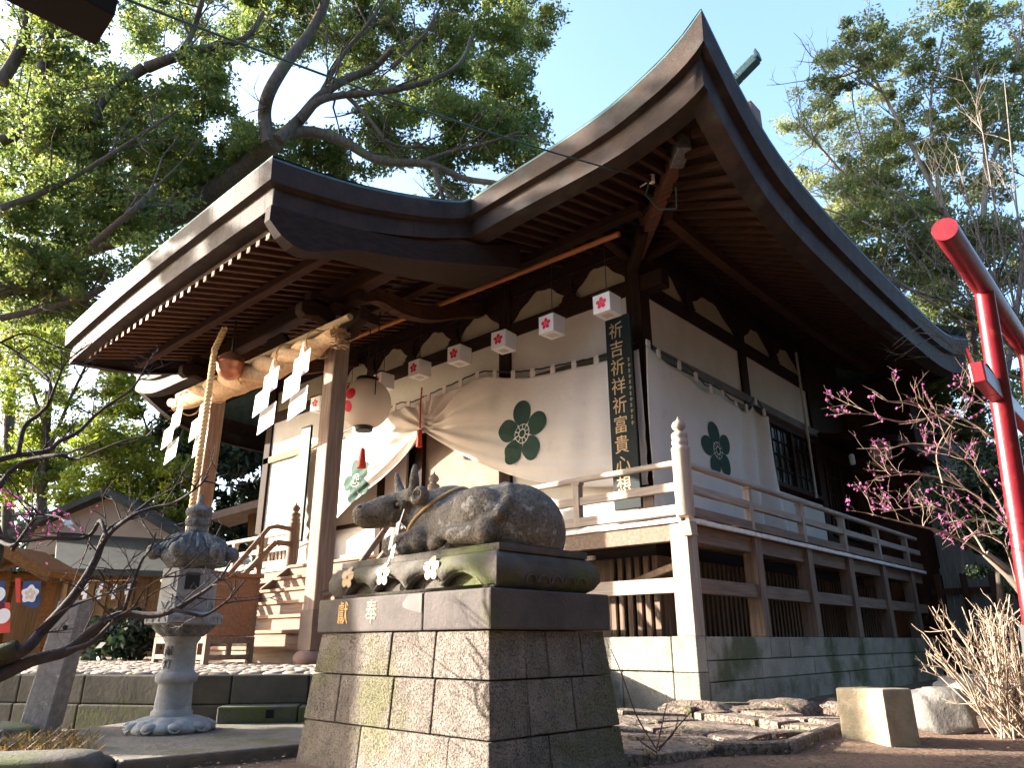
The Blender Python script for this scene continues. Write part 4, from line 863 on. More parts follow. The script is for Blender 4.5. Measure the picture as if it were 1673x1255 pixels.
# ------------------------------------------------------------------ STONE LANTERN
LX,LY=-2.03,-5.39
def lz(py): 
    r=ray(277,py); t=((np.array([LX,LY])-CAM[:2])@r[:2])/(r[:2]@r[:2]); return (CAM+t*r)[2]
Lc=(LX,LY,0); ppm=FPX/fdepth((LX,LY,.8)); R=lambda px:px/ppm
sl_=empty("stone_lantern",(LX,LY,lz(1207)),"tall grey stone lantern with lotus base and hexagonal curled roof","lantern")
zb=lz(1208)
b=MB().lathe([(R(70),zb-.03),(R(70),zb),(R(66),lz(1200)),(R(64),lz(1196))],Lc,36,mod=lambda a,i:1+.02*math.sin(a*9)); b.build("foot_slab",lantstone,sl_)
def lotus(a,i): return 1-.10*abs(math.sin(a*5))**6*(1 if i<5 else .2)
b=MB().lathe([(R(60),lz(1197)),(R(66),lz(1190)),(R(64),lz(1184)),(R(56),lz(1177)),(R(46),lz(1173)),(R(34),lz(1170))],Lc,80,mod=lotus); b.build("lotus_base",lantstone,sl_)
b=MB()
for k in range(10):
    a=2*math.pi*(k+.5)/10; q=[]
    for t in np.linspace(-1,1,13):
        aa=a+t*.27; rr=R(67)-R(16)*abs(t)**2.2; q.append((LX+rr*math.cos(aa),LY+rr*math.sin(aa),lz(1194)+(lz(1178)-lz(1194))*abs(t)**1.6+.008))
    b.tube(q,.011,5)
    b.ball((LX+R(56)*math.cos(a),LY+R(56)*math.sin(a),lz(1185)),R(13),6,(1,1,.55))
b.build("lotus_petals",lantstone,sl_)
pr=[(R(31),1171),(R(31),1163),(R(28),1160),(R(27.5),1157),(R(26),1120),(R(27),1117),(R(31),1114),(R(32),1108),(R(31),1102),(R(27),1099),(R(25),1096),(R(24),1052),(R(26),1049),(R(29),1044),(R(29),1040)]
MB().lathe([(r,lz(y)) for r,y in pr],Lc,40).build("shaft",lantstone,sl_)
b=MB(); am=math.atan2(CAM[1]-LY,CAM[0]-LX)-.72
for ch,z in (("献",lz(1065)),("灯",lz(1086))):
    nv=np.array([math.cos(am),math.sin(am),0]); put_text(b,ch,.085,np.array([LX,LY,0])+nv*(R(25)+.002)+np.array([0,0,z]),(-nv[1],nv[0],0),(0,0,1),nv,.002)
b.build("engraved_lettering",M("engraved",(.03,.03,.03),rough=.9),sl_)
HEX=lambda a,i:math.cos(math.pi/6)/math.cos(((a-hex0)%(math.pi/3))-math.pi/6)
hex0=math.atan2(CAM[1]-LY,CAM[0]-LX)-math.pi/6+.1
MB().lathe([(R(30),lz(1041)),(R(38),lz(1036)),(R(46),lz(1028)),(R(49),lz(1022))],Lc,72,mod=lambda a,i:1-.07*abs(math.sin(a*6))**5).build("lotus_cup",lantdark,sl_)
def hexl(pr,nm,m,bev=.004):
    # six-sided
    V=[];F=[];n=6
    for r,z in pr:
        for k in range(6): a=hex0+k*math.pi/3; V.append((LX+r*math.cos(a),LY+r*math.sin(a),z))
    for i in range(len(pr)-1):
        for k in range(6): F.append((i*6+k,i*6+(k+1)%6,(i+1)*6+(k+1)%6,(i+1)*6+k))
    F+= [tuple(range(6))[::-1],tuple(len(V)-6+k for k in range(6))]
    return MB().add(V,F).build(nm,m,sl_,bevel=bev)
hexl([(R(55),lz(1022)),(R(60),lz(1020)),(R(60),lz(1006)),(R(54),lz(1001))],"platform",lantstone)
fb=hexl([(R(44),lz(1001)),(R(43),lz(932)),(R(42),lz(930))],"fire_box",lantstone)
b=MB(); d_=MB()
for k in range(6):
    a=hex0+math.pi/6+k*math.pi/3; n=np.array([math.cos(a),math.sin(a),0]); t=np.array([-n[1],n[0],0]); ap=R(44)*math.cos(math.pi/6); c=np.array([LX,LY,0])+n*(ap+.0)
    def rc(mb,w,z0,z1,o,th): mb.prism([c+t*s*w+n*o+np.array([0,0,z]) for s,z in ((-1,z0),(1,z0),(1,z1),(-1,z1))],n*th)
    if k%2==0: rc(d_,R(11),lz(965),lz(938),-.002,.004)
    else:
        rc(b,R(13),lz(962),lz(938),-.004,.010)
    rc(b,R(14),lz(996),lz(972),-.004,.010)
    b.tube([c+t*(.75*R(13)*q)+n*.012+np.array([0,0,lz(990)+.03*math.sin(q*3+k)]) for q in np.linspace(-1,1,7)],.006,4)
    c2=np.array([LX,LY,0])+n*(R(60)*math.cos(math.pi/6))
    for j in (-.6,0,.6): b.tube([c2+t*(R(26)*j+R(9)*math.cos(q))+n*.003+np.array([0,0,lz(1018)+R(9)*math.sin(q)]) for q in np.linspace(.1,math.pi-.1,8)],.006,4)
b.build("carved_panel",lantstone,fb); d_.build("fire_opening",M("opening_dark",(.03,.03,.028),rough=1),fb)
# roof: six-sided dome with curled corners
V=[];F=[];prz=[(.30,868),(.38,870),(.60,877),(.80,888),(.92,897),(1.0,906),(1.02,911),(.96,917),(.62,931)]; n=48
def rw(a,s):
    m=((a-hex0)%(math.pi/3))/(math.pi/3); e=abs(2*m-1); return e
for s,py in prz:
    for k in range(n):
        a=hex0+2*math.pi*k/n; e=rw(a,s); r=R(54)*s*(.90+.13*e**3) ; z=lz(py)+ (R(6)*e**4*max(0,s-.6)/.4 if s>.6 else 0)
        V.append((LX+r*math.cos(a),LY+r*math.sin(a),z))
for i in range(len(prz)-1):
    for k in range(n): F.append((i*n+k,i*n+(k+1)%n,(i+1)*n+(k+1)%n,(i+1)*n+k)[::-1])
F.append(tuple(range(n)));F.append(tuple(range(len(V)-n,len(V)))[::-1])
rf=MB().add(V,F,True).build("lantern_roof",lantdark,sl_)
for k in range(6):
    a=hex0+k*math.pi/3; n_=np.array([math.cos(a),math.sin(a),0]); c=np.array([LX,LY,lz(903)])+n_*R(61)
    b=MB(); t=np.array([-n_[1],n_[0],0])
    pts=[c+n_*(R(13)-.006*q)*math.cos(q)*.55*(1-q*.06)+np.array([0,0,1])*(R(15))*math.sin(q)*.55*(1-q*.06) for q in np.linspace(-2.2,5.5,22)]
    b.ball(c,R(13),8,(1,1,1.05)); b.tube([p+t*R(8) for p in pts],R(2.4),5); b.tube([p-t*R(8) for p in pts],R(2.4),5)
    b.tube([np.array([LX,LY,lz(874)])+n_*R(26),np.array([LX,LY,lz(884)])+n_*R(44),c-n_*R(8)],[R(5),R(6.5),R(8)],8); b.build("roof_curl",lantdark,rf)
b=MB()
for k in range(18):
    a=hex0+(k+.5)*math.pi/9; n_=np.array([math.cos(a),math.sin(a),0]); b.tube([np.array([LX,LY,lz(y)])+n_*R(60)*q*(.93) for q,y in ((.38,871),(.60,878),(.80,889),(.93,899))],[R(2),R(3.2),R(3.6),R(2.5)],6)
b.build("roof_rib",lantdark,rf)
pr=[(R(17),870),(R(18),868),(R(17),862),(R(16),859),(R(19),857),(R(21),850),(R(20),846),(R(16),844),(R(15),842),(R(21),840),(R(22),834),(R(20),829),(R(13),825),(R(6),821),(R(4),815),(R(3),806),(R(.5),803)]
MB().lathe([(r,lz(y)) for r,y in pr],Lc,32,mod=lambda a,i:(1-.06*abs(math.sin(a*5))**4) if 4<=i<=6 else 1).build("finial",lantdark,sl_)
# ------------------------------------------------------------------ PAVED COURT, STEPS, SLABS, ROCKS
ZP=.45
A=np.array([-1.35,-3.26]);Bq=np.array([-2.02,-4.07]);Cq=np.array([-2.80,-5.0]);Dq=np.array([-4.66,-6.05]);Eq=np.array([-7.6,-7.6])
edge=[A,Bq,Cq,Dq,Eq]
b=MB(); poly=[(-1.35,-.02)]+[tuple(p) for p in edge]+[(-24,-10),(-24,9),(-5.0,9),(-5.0,-.02)]
top=[(x,y,ZP) for x,y in poly]; b.add(top,[tuple(range(len(top)))[::-1]])
tag(b.build("court_base",paving),kind="structure")
b=MB()
for i in range(len(edge)-1):
    p,q=edge[i],edge[i+1]; d=(q-p)/np.linalg.norm(q-p); n=np.array([d[1],-d[0]])
    if n@(CAM[:2]-p)<0: n=-n
    L=np.linalg.norm(q-p); s=0
    while s<L-.05:
        e=min(s+random.uniform(.55,1.1),L)
        a0=p+d*(s+.004);a1=p+d*(e-.004)
        for z0,z1,o in ((.20,ZP+.012,.0),(-.1,.195,.03)):
            V=[(*(a0+n*o),z0),(*(a1+n*o),z0),(*(a1-n*.3),z0),(*(a0-n*.3),z0)]; b.hexa(V+[(x,y,z1) for x,y,_ in V])
        s=e
tag(b.build("court_kerb",M("kerb_stone",(.115,.10,.075),(.065,.058,.042),scale=3,rough=.95,bump=.5,bscale=22,c3=(.09,.095,.035),s3=1.6,lo3=.5,isl=.2),bevel=.015),kind="structure")
# cobbled top
b=MB(); rnd=random.Random(3)
def inpoly(x,y,pl):
    r=False; j=len(pl)-1
    for i in range(len(pl)):
        if (pl[i][1]>y)!=(pl[j][1]>y) and x<(pl[j][0]-pl[i][0])*(y-pl[i][1])/(pl[j][1]-pl[i][1])+pl[i][0]: r=not r
        j=i
    return r
inner=[(-1.6,-.1)]+[tuple(np.array(p)+np.array([-.2,.28])) for p in edge]+[(-15,-8),(-15,3),(-5.3,-.1)]
yy=-8.0
while yy<3:
    xx=-15+rnd.random()*.2
    while xx<-1.6:
        wq=rnd.uniform(.16,.34)
        if inpoly(xx,yy,inner) and not (-9.2<xx<-4.9 and yy>-2.1):
            rx,ry=wq/2*.92,.105; n=7; V=[];ph=rnd.random()*6
            for rr,zz in ((1,ZP-.01),(.97,ZP+.012),(.7,ZP+.026+rnd.uniform(-.004,.006))):
                for k in range(n): a=ph+2*math.pi*k/n; V.append((xx+rx*rr*math.cos(a)*(1+.12*math.sin(3*a+ph)),yy+ry*rr*math.sin(a)*(1+.1*math.cos(2*a)),zz))
            b.add(V,[(i*n+k,i*n+(k+1)%n,(i+1)*n+(k+1)%n,(i+1)*n+k) for i in range(2) for k in range(n)]+[tuple(range(2*n,3*n))],True)
        xx+=wq
    yy+=.215
tag(b.build("court_cobbles",paving),kind="structure")
# lantern terrace
b=MB(); poly=[(-.45,-5.12),(-.60,-6.33),(-2.75,-6.0),(-3.3,-5.0),(-2.45,-3.7),(-.9,-4.3)]
b.prism([(x,y,-.06) for x,y in poly],(0,0,.115)); tag(b.build("lantern_terrace",M("terrace",(.15,.125,.10),(.10,.085,.07),scale=4,rough=1,bump=.8,bscale=16,c3=(.09,.09,.04),s3=2,lo3=.52),bevel=.02),kind="structure")
def rock(c,r,seed,flat=1,n=14,name=None,m=None,rot=0):
    rn=random.Random(seed); ph=[rn.uniform(0,6) for _ in range(9)]; V=[];F=[]
    for i in range(n+1):
        t=math.pi*i/n
        for k in range(2*n):
            a=math.pi*k/n; d=np.array([math.sin(t)*math.cos(a),math.sin(t)*math.sin(a),math.cos(t)]); s=np.sign(d)*np.abs(d)**.5
            w_=1+.10*math.sin(3*d[0]+ph[0])*math.cos(2.5*d[1]+ph[1])+.06*math.sin(6*d[0]+ph[2]+4*d[2])+.05*math.sin(7*d[1]+ph[3]-3*d[2])
            q=s*w_*np.array(r); V.append((c[0]+q[0]*math.cos(rot)-q[1]*math.sin(rot),c[1]+q[0]*math.sin(rot)+q[1]*math.cos(rot),c[2]+q[2]))
    mm=2*n
    for i in range(n):
        for k in range(mm): F.append((i*mm+k,(i+1)*mm+k,(i+1)*mm+(k+1)%mm,i*mm+(k+1)%mm))
    return MB().add(V,F,True).build(name,m) if name else MB().add(V,F,True)
# stepping blocks below the court
dirv=(Bq-Cq)/np.linalg.norm(Bq-Cq)
def steps(p,L,wd,h,label,hole=False):
    nv=np.array([dirv[1],-dirv[0]]); 
    if nv@(CAM[:2]-p)<0: nv=-nv
    V=[(*(p),.05),(*(p+dirv*L),.05),(*(p+dirv*L-nv*wd),.05),(*(p-nv*wd),.05)]
    o=MB().hexa(V+[(x,y,h) for x,y,_ in V]).build("step_block",darkstone,bevel=.014); tag(o,label,"stone block")
    if hole:
        q=p+dirv*L*.66; MB().prism([(*(q+dirv*s+nv*.001),z) for s,z in ((-.035,.10),(.035,.10),(.035,.17),(-.035,.17))],(*(nv*.003),0)).build("drain_hole",M("hole",(.008,.008,.007),rough=1),o)
p0=onz(352,1183,.06)[:2]
steps(p0,.72,.45,.20,"low dark stone step block with a small square hole, beside the stone lantern",True); steps(p0+dirv*.73,.6,.45,.19,"paler low stone step block next to the pedestal")
rk=M("paving_slab",(.25,.19,.15),(.15,.115,.09),scale=5,rough=.97,bump=1.0,bscale=18,c3=(.10,.10,.035),s3=3,lo3=.57,bdist=.03,pit=(.6,30,.56),isl=.25)
rn=random.Random(44); gxn,gyn=9,9; P0=np.array([-1.5,-4.2]); ua=np.array([.94,-.34]);va=np.array([.34,.94]); cellx,celly=.46,.52
J={(i,j):P0+ua*(i+rn.uniform(-.3,.3)+.35*(j%2))*cellx+va*(j+rn.uniform(-.28,.28))*celly for i in range(gxn+1) for j in range(gyn+1)}
b=MB(); edge0,edge1,edge2=[onz(*q,0)[:2] for q in ((1160,1230),(1285,1227),(1372,1192))]
for i in range(gxn):
    for j in range(gyn):
        q=[J[i,j],J[i+1,j],J[i+1,j+1],J[i,j+1]]; c=sum(q)/4
        if c[0]>2.1-.0 or c[1]>.55 or (c[0]<.2 and c[1]>-.25) or c[0]>1.95+(c[1]+1.5)*.1: continue
        if abs((c-PC[:2])@PXv[:2])<1.1 and abs((c-PC[:2])@PYv[:2])<.72: continue
        h=rn.uniform(.0,.05)+max(0,.06+.04*c[1]) ; V=[];q2=[]
        for m in range(4):
            for t in (0,.33,.66):
                p=q[m]+(q[(m+1)%4]-q[m])*t; q2.append(p+(c-p)*(.05+rn.uniform(0,.09)))
        n=len(q2); tl=np.array([rn.uniform(-.05,.05),rn.uniform(-.05,.05)])
        for sc_,zz in ((1,-.06),(.99,h*.7),(.95,h),(.5,h+.008)):
            for p in q2: pp=c+(p-c)*sc_; V.append((pp[0],pp[1],zz+(pp-c)@tl+ (rn.uniform(-.006,.006) if sc_<1 else 0)))
        b.add(V,[(a_*n+k,a_*n+(k+1)%n,(a_+1)*n+(k+1)%n,(a_+1)*n+k) for a_ in range(3) for k in range(n)]+[tuple(range(3*n,4*n))])
for i,(x,y,rx,ry,h) in enumerate([(.25,-.45,.42,.22,.14),(.95,.1,.36,.26,.16),(1.35,.95,.3,.36,.13),(.75,.7,.3,.3,.12)]):
    q=rock((x,y,-.02),(rx,ry,h),i+20,rot=rn.uniform(-.4,.4)); b.add(q.v,q.f,True)
tag(b.build("rough_paving",rk),kind="structure")
b=MB(); e0=onz(1160,1228,.0);e1=onz(1285,1225,.0);e2=onz(1372,1190,.0)
for a,e in ((e0,e1),(e1,e2)): b.bar((a[0],a[1],.0),(e[0],e[1],.0),.12,.11)
tag(b.build("path_edge",rk,bevel=.03),kind="structure")
shadeblock=M('shade_grey_block',(.16,.15,.14),(.09,.085,.078),scale=4,rough=.95,bump=.8,bscale=20,c3=(.22,.21,.195),s3=7,lo3=.6,bdist=.03)  # darker copy of the grey stone: the block's shade put into its colour
def dressed(cs,h,name,label,m,bev=.03,top=.97):
    c=np.mean(cs,0); o=MB().hexa([(*p,-.05) for p in cs]+[(*(c+(p-c)*top),h+random.uniform(-.01,.01)) for p in cs]).build(name,m,bevel=bev); tag(o,label,"stone block"); return o
tanblock=M("tan_block",(.34,.285,.20),(.23,.19,.13),scale=7,rough=.95,bump=.7,bscale=24,c3=(.18,.16,.09),s3=5,lo3=.6)  # the block's own tan stone colour
a_,b_=np.array([2.163,-1.573]),np.array([2.626,-1.81]); n_=np.array([.36,.62]); dressed([a_,b_,b_+n_*.42,a_+n_*.42],.385,"stone_block","sunlit tan squared stone block with sharp edges, nearest of the blocks",tanblock,.02,.99)
rock(tuple((onz(1535,1192,0)+np.array([-.02,.25,.13]))),(.23,.26,.20),5,name="stone_block",m=shadeblock,rot=.5); tag(bpy.data.objects["stone_block.001"],"rounded stone block, its shade painted dark grey, behind the tan block","stone block")
rock(tuple((onz(1585,1165,0)+np.array([-.1,.7,.16]))),(.34,.30,.22),9,name="stone_block",m=stone,rot=.9); tag(bpy.data.objects["stone_block.002"],"dark mossy stone block farthest back near the brown fence","stone block")
q=rock(tuple(onz(40,1262,.0)+np.array([0,0,.0])),(.5,.2,.11),31,name="edge_rock",m=darkstone,rot=.7); tag(q,"mossy rounded rock in the bottom left corner","rock")
q=rock(tuple(onz(-40,1215,.0)),(.5,.3,.14),33,name="edge_rock",m=darkstone,rot=.5); tag(q,"low dark rock under the dry ferns at the left edge","rock")
b=MB(); rn=random.Random(8)
for k in range(230):
    p=onz(rn.uniform(-30,150),rn.uniform(1203,1238),.05)
    for j in range(5):
        a=rn.uniform(0,6.28);l=rn.uniform(.06,.15);d=np.array([math.cos(a),math.sin(a),rn.uniform(.2,.9)]);d/=np.linalg.norm(d);e=p+d*l;s=np.cross(d,[0,0,1])*.012
        b.add([p-s,p+s,e+s*.2,e-s*.2],[(0,1,2,3)])
tag(b.build("dry_fern",fern),kind="stuff")
b=MB()                                              # fallen leaves and pebbles on the dirt
for k in range(2600):
    px,py=rn.uniform(100,1700),rn.uniform(1130,1300); p=onz(px,py,-.0)
    if hd(p)>12: continue
    z=-.02+.018*float(hnoise(p[0],p[1])); s=rn.uniform(.008,.022); a=rn.uniform(0,6.28); u=np.array([math.cos(a),math.sin(a),rn.uniform(-.3,.3)])*s; v=np.array([-math.sin(a),math.cos(a),rn.uniform(-.3,.3)])*s*.6; c=np.array([p[0],p[1],z+.02])
    b.add([c-u,c-v,c+u,c+v],[(0,1,2,3)])
tag(b.build("fallen_leaves",M("litter",(.24,.15,.08),(.15,.09,.05),scale=20,rough=.9)),kind="stuff")
# leaning stone post
ps=empty("stone_post",(-2.98,-6.1,0),"leaning grey stone post with a round hole beside the bare plum branches","post")
bq=np.array([-2.975,-6.10,-.05]); tq=np.array([-2.93,-6.00,1.13]); d=tq-bq
u=np.array([.78,.62,0]);v=np.array([-.62,.78,0]); q=[(-1,-1),(1,-1),(1,1),(-1,1)]; S1=.135;S2=.118
MB().hexa([bq+u*i*S1+v*j*S1*.8 for i,j in q]+[tq+u*i*S2+v*j*S2*.8 for i,j in q]).build("post_body",M("post_stone",(.26,.235,.22),(.17,.15,.14),scale=18,rough=.95,bump=.5,bscale=50,c3=(.36,.35,.33),s3=20,lo3=.62),ps,bevel=.02)
h0=bq+d*.80-v*(.098)+u*.03; b=MB().tube([h0-v*.004,h0+v*.004],.022,14); b.build("post_hole",M("hole2",(.006,.006,.006),rough=1),ps)
# ------------------------------------------------------------------ RED TORII
tr=empty("torii_gate",(3.6,-1.65,0),"bright red wooden torii gate of round logs at the right edge","torii")
Bz=np.array([3.731,-1.630,0.955]);T=np.array([3.9,-1.605,3.62]); g=Bz+(Bz-T)*(Bz[2]+.05)/(3.62-Bz[2])
MB().tube([Bz+(g-Bz)*.12,Bz,T],[.088,.084,.073],28).build("post",torired,tr)
MB().tube([g,Bz+(g-Bz)*.1],[.12,.105],20).build("post_sleeve",M("sleeve",(.05,.05,.05),rough=.8),tr)
g2=np.array([3.62,.35,-.05]);T2=np.array([3.9,.28,3.6]); MB().tube([g2,T2],[.085,.073],20).build("post",torired,tr)
MB().tube([(3.9,-2.86,3.605),(3.9,2.3,3.585)],.088,30).build("top_log",torired,tr,bevel=.006)
nz=2.65; xm=3.822
MB().box(xm-.05,xm+.05,-2.76+.85,1.6,nz-.08,nz+.08).box(xm-.05,xm+.05,-2.33,-1.9,nz-.08,nz+.08).build("tie_bar",torired,tr,bevel=.012)
MB().hexa([(xm-.03,-1.83,nz+.08),(xm+.03,-1.83,nz+.08),(xm+.03,-1.70,nz+.08),(xm-.03,-1.70,nz+.08),(xm-.03,-1.95,nz+.17),(xm+.03,-1.95,nz+.17),(xm+.03,-1.70,nz+.12),(xm-.03,-1.70,nz+.12)]).build("wedge",torired,tr,bevel=.006)
MB().hexa([(xm-.075,-2.0,nz+.1),(xm-.06,-2.0,nz+.1),(xm-.06,-1.7,nz-.05),(xm-.075,-1.7,nz-.05),(xm-.075,-2.1,nz+.28),(xm-.06,-2.1,nz+.28),(xm-.06,-1.7,nz+.1),(xm-.075,-1.7,nz+.1)]).build("wedge",torired,tr)
# ------------------------------------------------------------------ DARK GATE EAVE in the top left corner
ge=empty("gate_eave",(-.6,-9.1,0),"black timber beam end of a gate jutting into the top left corner","gate")
zc=2.9; c=onz(157,75,zc); u=onz(5,-1,zc)-c; u/=np.linalg.norm(u); v=onz(187,25,zc)-c; v-=u*(v@u); Lv=np.linalg.norm(v); v/=Lv; L1,L2=1.9,max(.14,Lv)
b=MB().hexa([c,c+u*L1,c+u*L1+v*L2,c+v*L2]+[q+np.array([0,0,.10]) for q in (c,c+u*L1,c+u*L1+v*L2,c+v*L2)]); b.build("eave_beam",M("black_timber",(.010,.008,.007),rough=.95),ge,bevel=.006)  # beam coloured near black all over
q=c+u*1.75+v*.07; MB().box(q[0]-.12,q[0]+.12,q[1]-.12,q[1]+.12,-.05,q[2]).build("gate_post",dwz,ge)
# ------------------------------------------------------------------ WIRE
ws=at(180,-12,4.2); we=np.array(ony(1062,292,-.35)); pts=[]
for t in np.linspace(0,1,30): pts.append(ws+(we-ws)*t+np.array([0,0,-.35*4*t*(1-t)*.35]))
tag(MB().tube(pts,.011,6).build("power_cable",cablegreen),"thin green cable running from the top left to the roof corner","cable")
q=we; b=MB().tube([q,q+np.array([-.12,.05,-.2]),q+np.array([0,.2,-.42]),q+np.array([.25,.25,-.5]),q+np.array([.35,.1,-.25])],.014,6)
tag(b.build("cable_drop",cablegreen),"green loop of cable hanging at the hip rafter","cable")
# ------------------------------------------------------------------ BRANCH AND LEAF TOOLS
def px_tube(mb,pts,H,r0,r1,n=7,jit=0,seed=0,dH=0):
    rn=random.Random(seed); P_=[]
    for i,(x,y) in enumerate(pts):
        hh_=H+dH*i/max(1,len(pts)-1)+rn.uniform(-jit,jit); P_.append(at(x,y,hh_))
    # refine with catmull-rom
    Q=[]
    for i in range(len(P_)-1):
        p0=P_[max(i-1,0)];p1=P_[i];p2=P_[i+1];p3=P_[min(i+2,len(P_)-1)]
        for t in np.linspace(0,1,5)[:-1]: Q.append(.5*((2*p1)+(-p0+p2)*t+(2*p0-5*p1+4*p2-p3)*t*t+(-p0+3*p1-3*p2+p3)*t**3))
    Q.append(P_[-1]); R_=[r0+(r1-r0)*i/(len(Q)-1) for i in range(len(Q))]
    mb.tube(Q,R_,n); return Q
def twigs(mb,Q,rn,num,l,r,depth=2,up=.4,spread=1.0,tips=None,n=5):
    for k in range(num):
        i=rn.randrange(max(1,len(Q)//4),len(Q)-1); p=Q[i]; d=Q[i+1]-Q[i]; d=d/(np.linalg.norm(d)+1e-9)
        s=np.array([rn.gauss(0,1),rn.gauss(0,1),rn.gauss(0,.8)+up]); s/=np.linalg.norm(s); d=d*.75+s*spread; d/=np.linalg.norm(d)
        L=l*rn.uniform(.5,1.3); W=[p]; c=p.copy()
        for j in range(5):
            d=d+np.array([rn.gauss(0,.16),rn.gauss(0,.16),rn.gauss(0,.12)+.04*up]); d/=np.linalg.norm(d); c=c+d*L/5; W.append(c.copy())
        mb.tube(W,[r*(1-.75*j/5) for j in range(6)],n,cap=False)
        if tips is not None: tips.extend(W[1:])
        if depth>1: twigs(mb,W,rn,rn.randint(1,3),l*.55,r*.55,depth-1,up,spread,tips,4)
def leaves_mesh(name,C,size,m,parent=None,seed=1,asp=.5):
    rg=np.random.default_rng(seed); C=np.asarray(C); n=len(C)
    a=rg.normal(size=(n,3)); a/=np.linalg.norm(a,axis=1)[:,None]; b_=rg.normal(size=(n,3)); b_-=a*(a*b_).sum(1)[:,None]; b_/=np.linalg.norm(b_,axis=1)[:,None]
    s=size*rg.uniform(.6,1.35,(n,1)); A=a*s; B_=b_*s*asp
    V=np.stack([C-A,C-B_+A*.1,C+A,C+B_+A*.1],1).reshape(-1,3)
    me=bpy.data.meshes.new(name); me.vertices.add(4*n); me.vertices.foreach_set("co",V.astype(np.float32).ravel()); me.loops.add(4*n); me.loops.foreach_set("vertex_index",np.arange(4*n,dtype=np.int32))
    me.polygons.add(n); me.polygons.foreach_set("loop_start",np.arange(0,4*n,4,dtype=np.int32)); me.polygons.foreach_set("loop_total",np.full(n,4,np.int32)); me.materials.append(m); me.update(calc_edges=True)
    return link(name,me,parent)
def clump_pts(c,r,nclump,per,rg,cr,flat=.75,shell=.4):
    """leaf centres gathered in sub-clumps inside an ellipsoid (c, r)"""
    d=rg.normal(size=(nclump,3)); d/=np.linalg.norm(d,axis=1)[:,None]; q=c+d*np.array(r)*(rg.uniform(shell**2,1,(nclump,1))**.5)
    e=rg.normal(size=(nclump,per,3))*np.array([1,1,flat]); e/=np.linalg.norm(e,axis=2)[...,None]+1e-9
    rad=cr*rg.uniform(.5,1.25,(nclump,1,1))*rg.uniform(.25,1,(nclump,per,1))**.45
    return (q[:,None,:]+e*rad*np.array([1,1,flat])).reshape(-1,3)
RT=np.array([math.cos(AZ),math.sin(AZ),0])
def blob(px,py,rx,ry,H,dep,dens,rg,cr,per=60,gaps=()):
    """foliage mass: centre and radii in world metres derived from its apparent size at distance H"""
    c=at(px,py,H); k=fdepth(c)/FPX; d=rg.normal(size=(max(3,int(dens)),3)); d/=np.linalg.norm(d,axis=1)[:,None]; d*=rg.uniform(.1,1,(len(d),1))**.45
    q=c+RT*(d[:,0:1]*rx*k)+np.array([0,0,1.])*(d[:,1:2]*ry*k*1.0)+FH*(d[:,2:3]*dep)
    if gaps:
        X,Y=proj(q); keep=np.ones(len(q),bool); m=cr*.35/k
        for gx_,gy_,gr,gq in gaps: keep&=(((X-gx_)/(gr+m))**2+((Y-gy_)/(gq+m))**2)>1
        q=q[keep]
        if len(q)==0: q=c[None]+FH*3
    e=rg.normal(size=(len(q),per,3)); e/=np.linalg.norm(e,axis=2)[...,None]
    P_=(q[:,None,:]+e*cr*rg.uniform(.5,1.3,(len(q),1,1))*rg.uniform(.1,1,(len(q),per,1))**.5*np.array([1,1,.6])).reshape(-1,3)
    return P_
# ------------------------------------------------------------------ GREAT CAMPHOR behind the hall
rg=np.random.default_rng(5); HC=19.0
ct=empty("camphor_tree",tuple(at(-260,1040,HC+2)*np.array([1,1,0])),"huge old camphor tree spreading heavy dark limbs over the porch roof","tree")
tb=MB(); ppx=lambda px,H=HC:px*fdepth(at(400,300,H))/FPX
trunk=[(-330,1060),(-290,760),(-170,560),(-40,478),(60,425)]
px_tube(tb,[(-430,1060),(-390,760),(-290,580),(-150,500)],HC+9,ppx(110)*1.3,ppx(40),12,0,0,-3); tb.build("trunk",bark,ct)
lb=MB()
limbs=[([(-160,505),(-90,470),(0,445),(60,425),(150,395),(215,375),(300,345),(370,300),(430,248),(452,228)],62,27,14),([(-20,475),(60,470),(120,490),(170,470)],24,8,2),([(440,236),(432,190),(440,150),(470,100),(505,55),(530,5),(540,-40)],21,13,0),([(455,228),(490,195),(520,160),(560,132),(610,110),(640,80)],19,9,1),([(490,195),(520,165),(560,155),(620,150),(690,135),(750,105),(770,60)],13,6,1),([(470,220),(510,215),(560,230),(620,262),(700,268),(760,292),(820,302),(860,330)],18,6,1),([(690,265),(730,250),(790,235),(850,215)],8,4,1),([(240,110),(280,95),(330,80),(400,62),(430,20)],17,7,1),([(300,80),(315,50),(330,0),(335,-30)],10,7,1),([(235,110),(180,150),(150,200)],17,9,1),([(560,150),(600,190),(640,235),(700,240)],7,4,1),([(710,275),(720,310),(730,345)],9,5,1),([(0,135),(28,90),(45,40),(52,-20)],19,16,2),([(62,135),(75,90),(85,40),(130,20)],17,12,2),([(0,340),(100,300),(200,240),(290,180)],9,4,-2),([(150,400),(220,340),(260,300)],10,5,-2),([(0,230),(40,215),(90,190)],17,8,1),([(640,110),(690,60),(720,10)],8,4,1),([(0,520),(90,500),(150,480)],10,5,2),([(520,160),(560,90),(600,40),(640,-20)],8,4,1)]
QS=[]
for i,(pt,a,e,dh) in enumerate(limbs): QS.append(px_tube(lb,pt,HC-2.2+dh*.35 if i else HC+6,ppx(a)/2*1.05,ppx(e)/2,9,.3 if i else 0,i,0 if i else -8))
rn=random.Random(4)
for Q in QS: twigs(lb,Q,rn,6,1.7,.036,3,.25,1.0)
lb.build("limb",bark,ct)
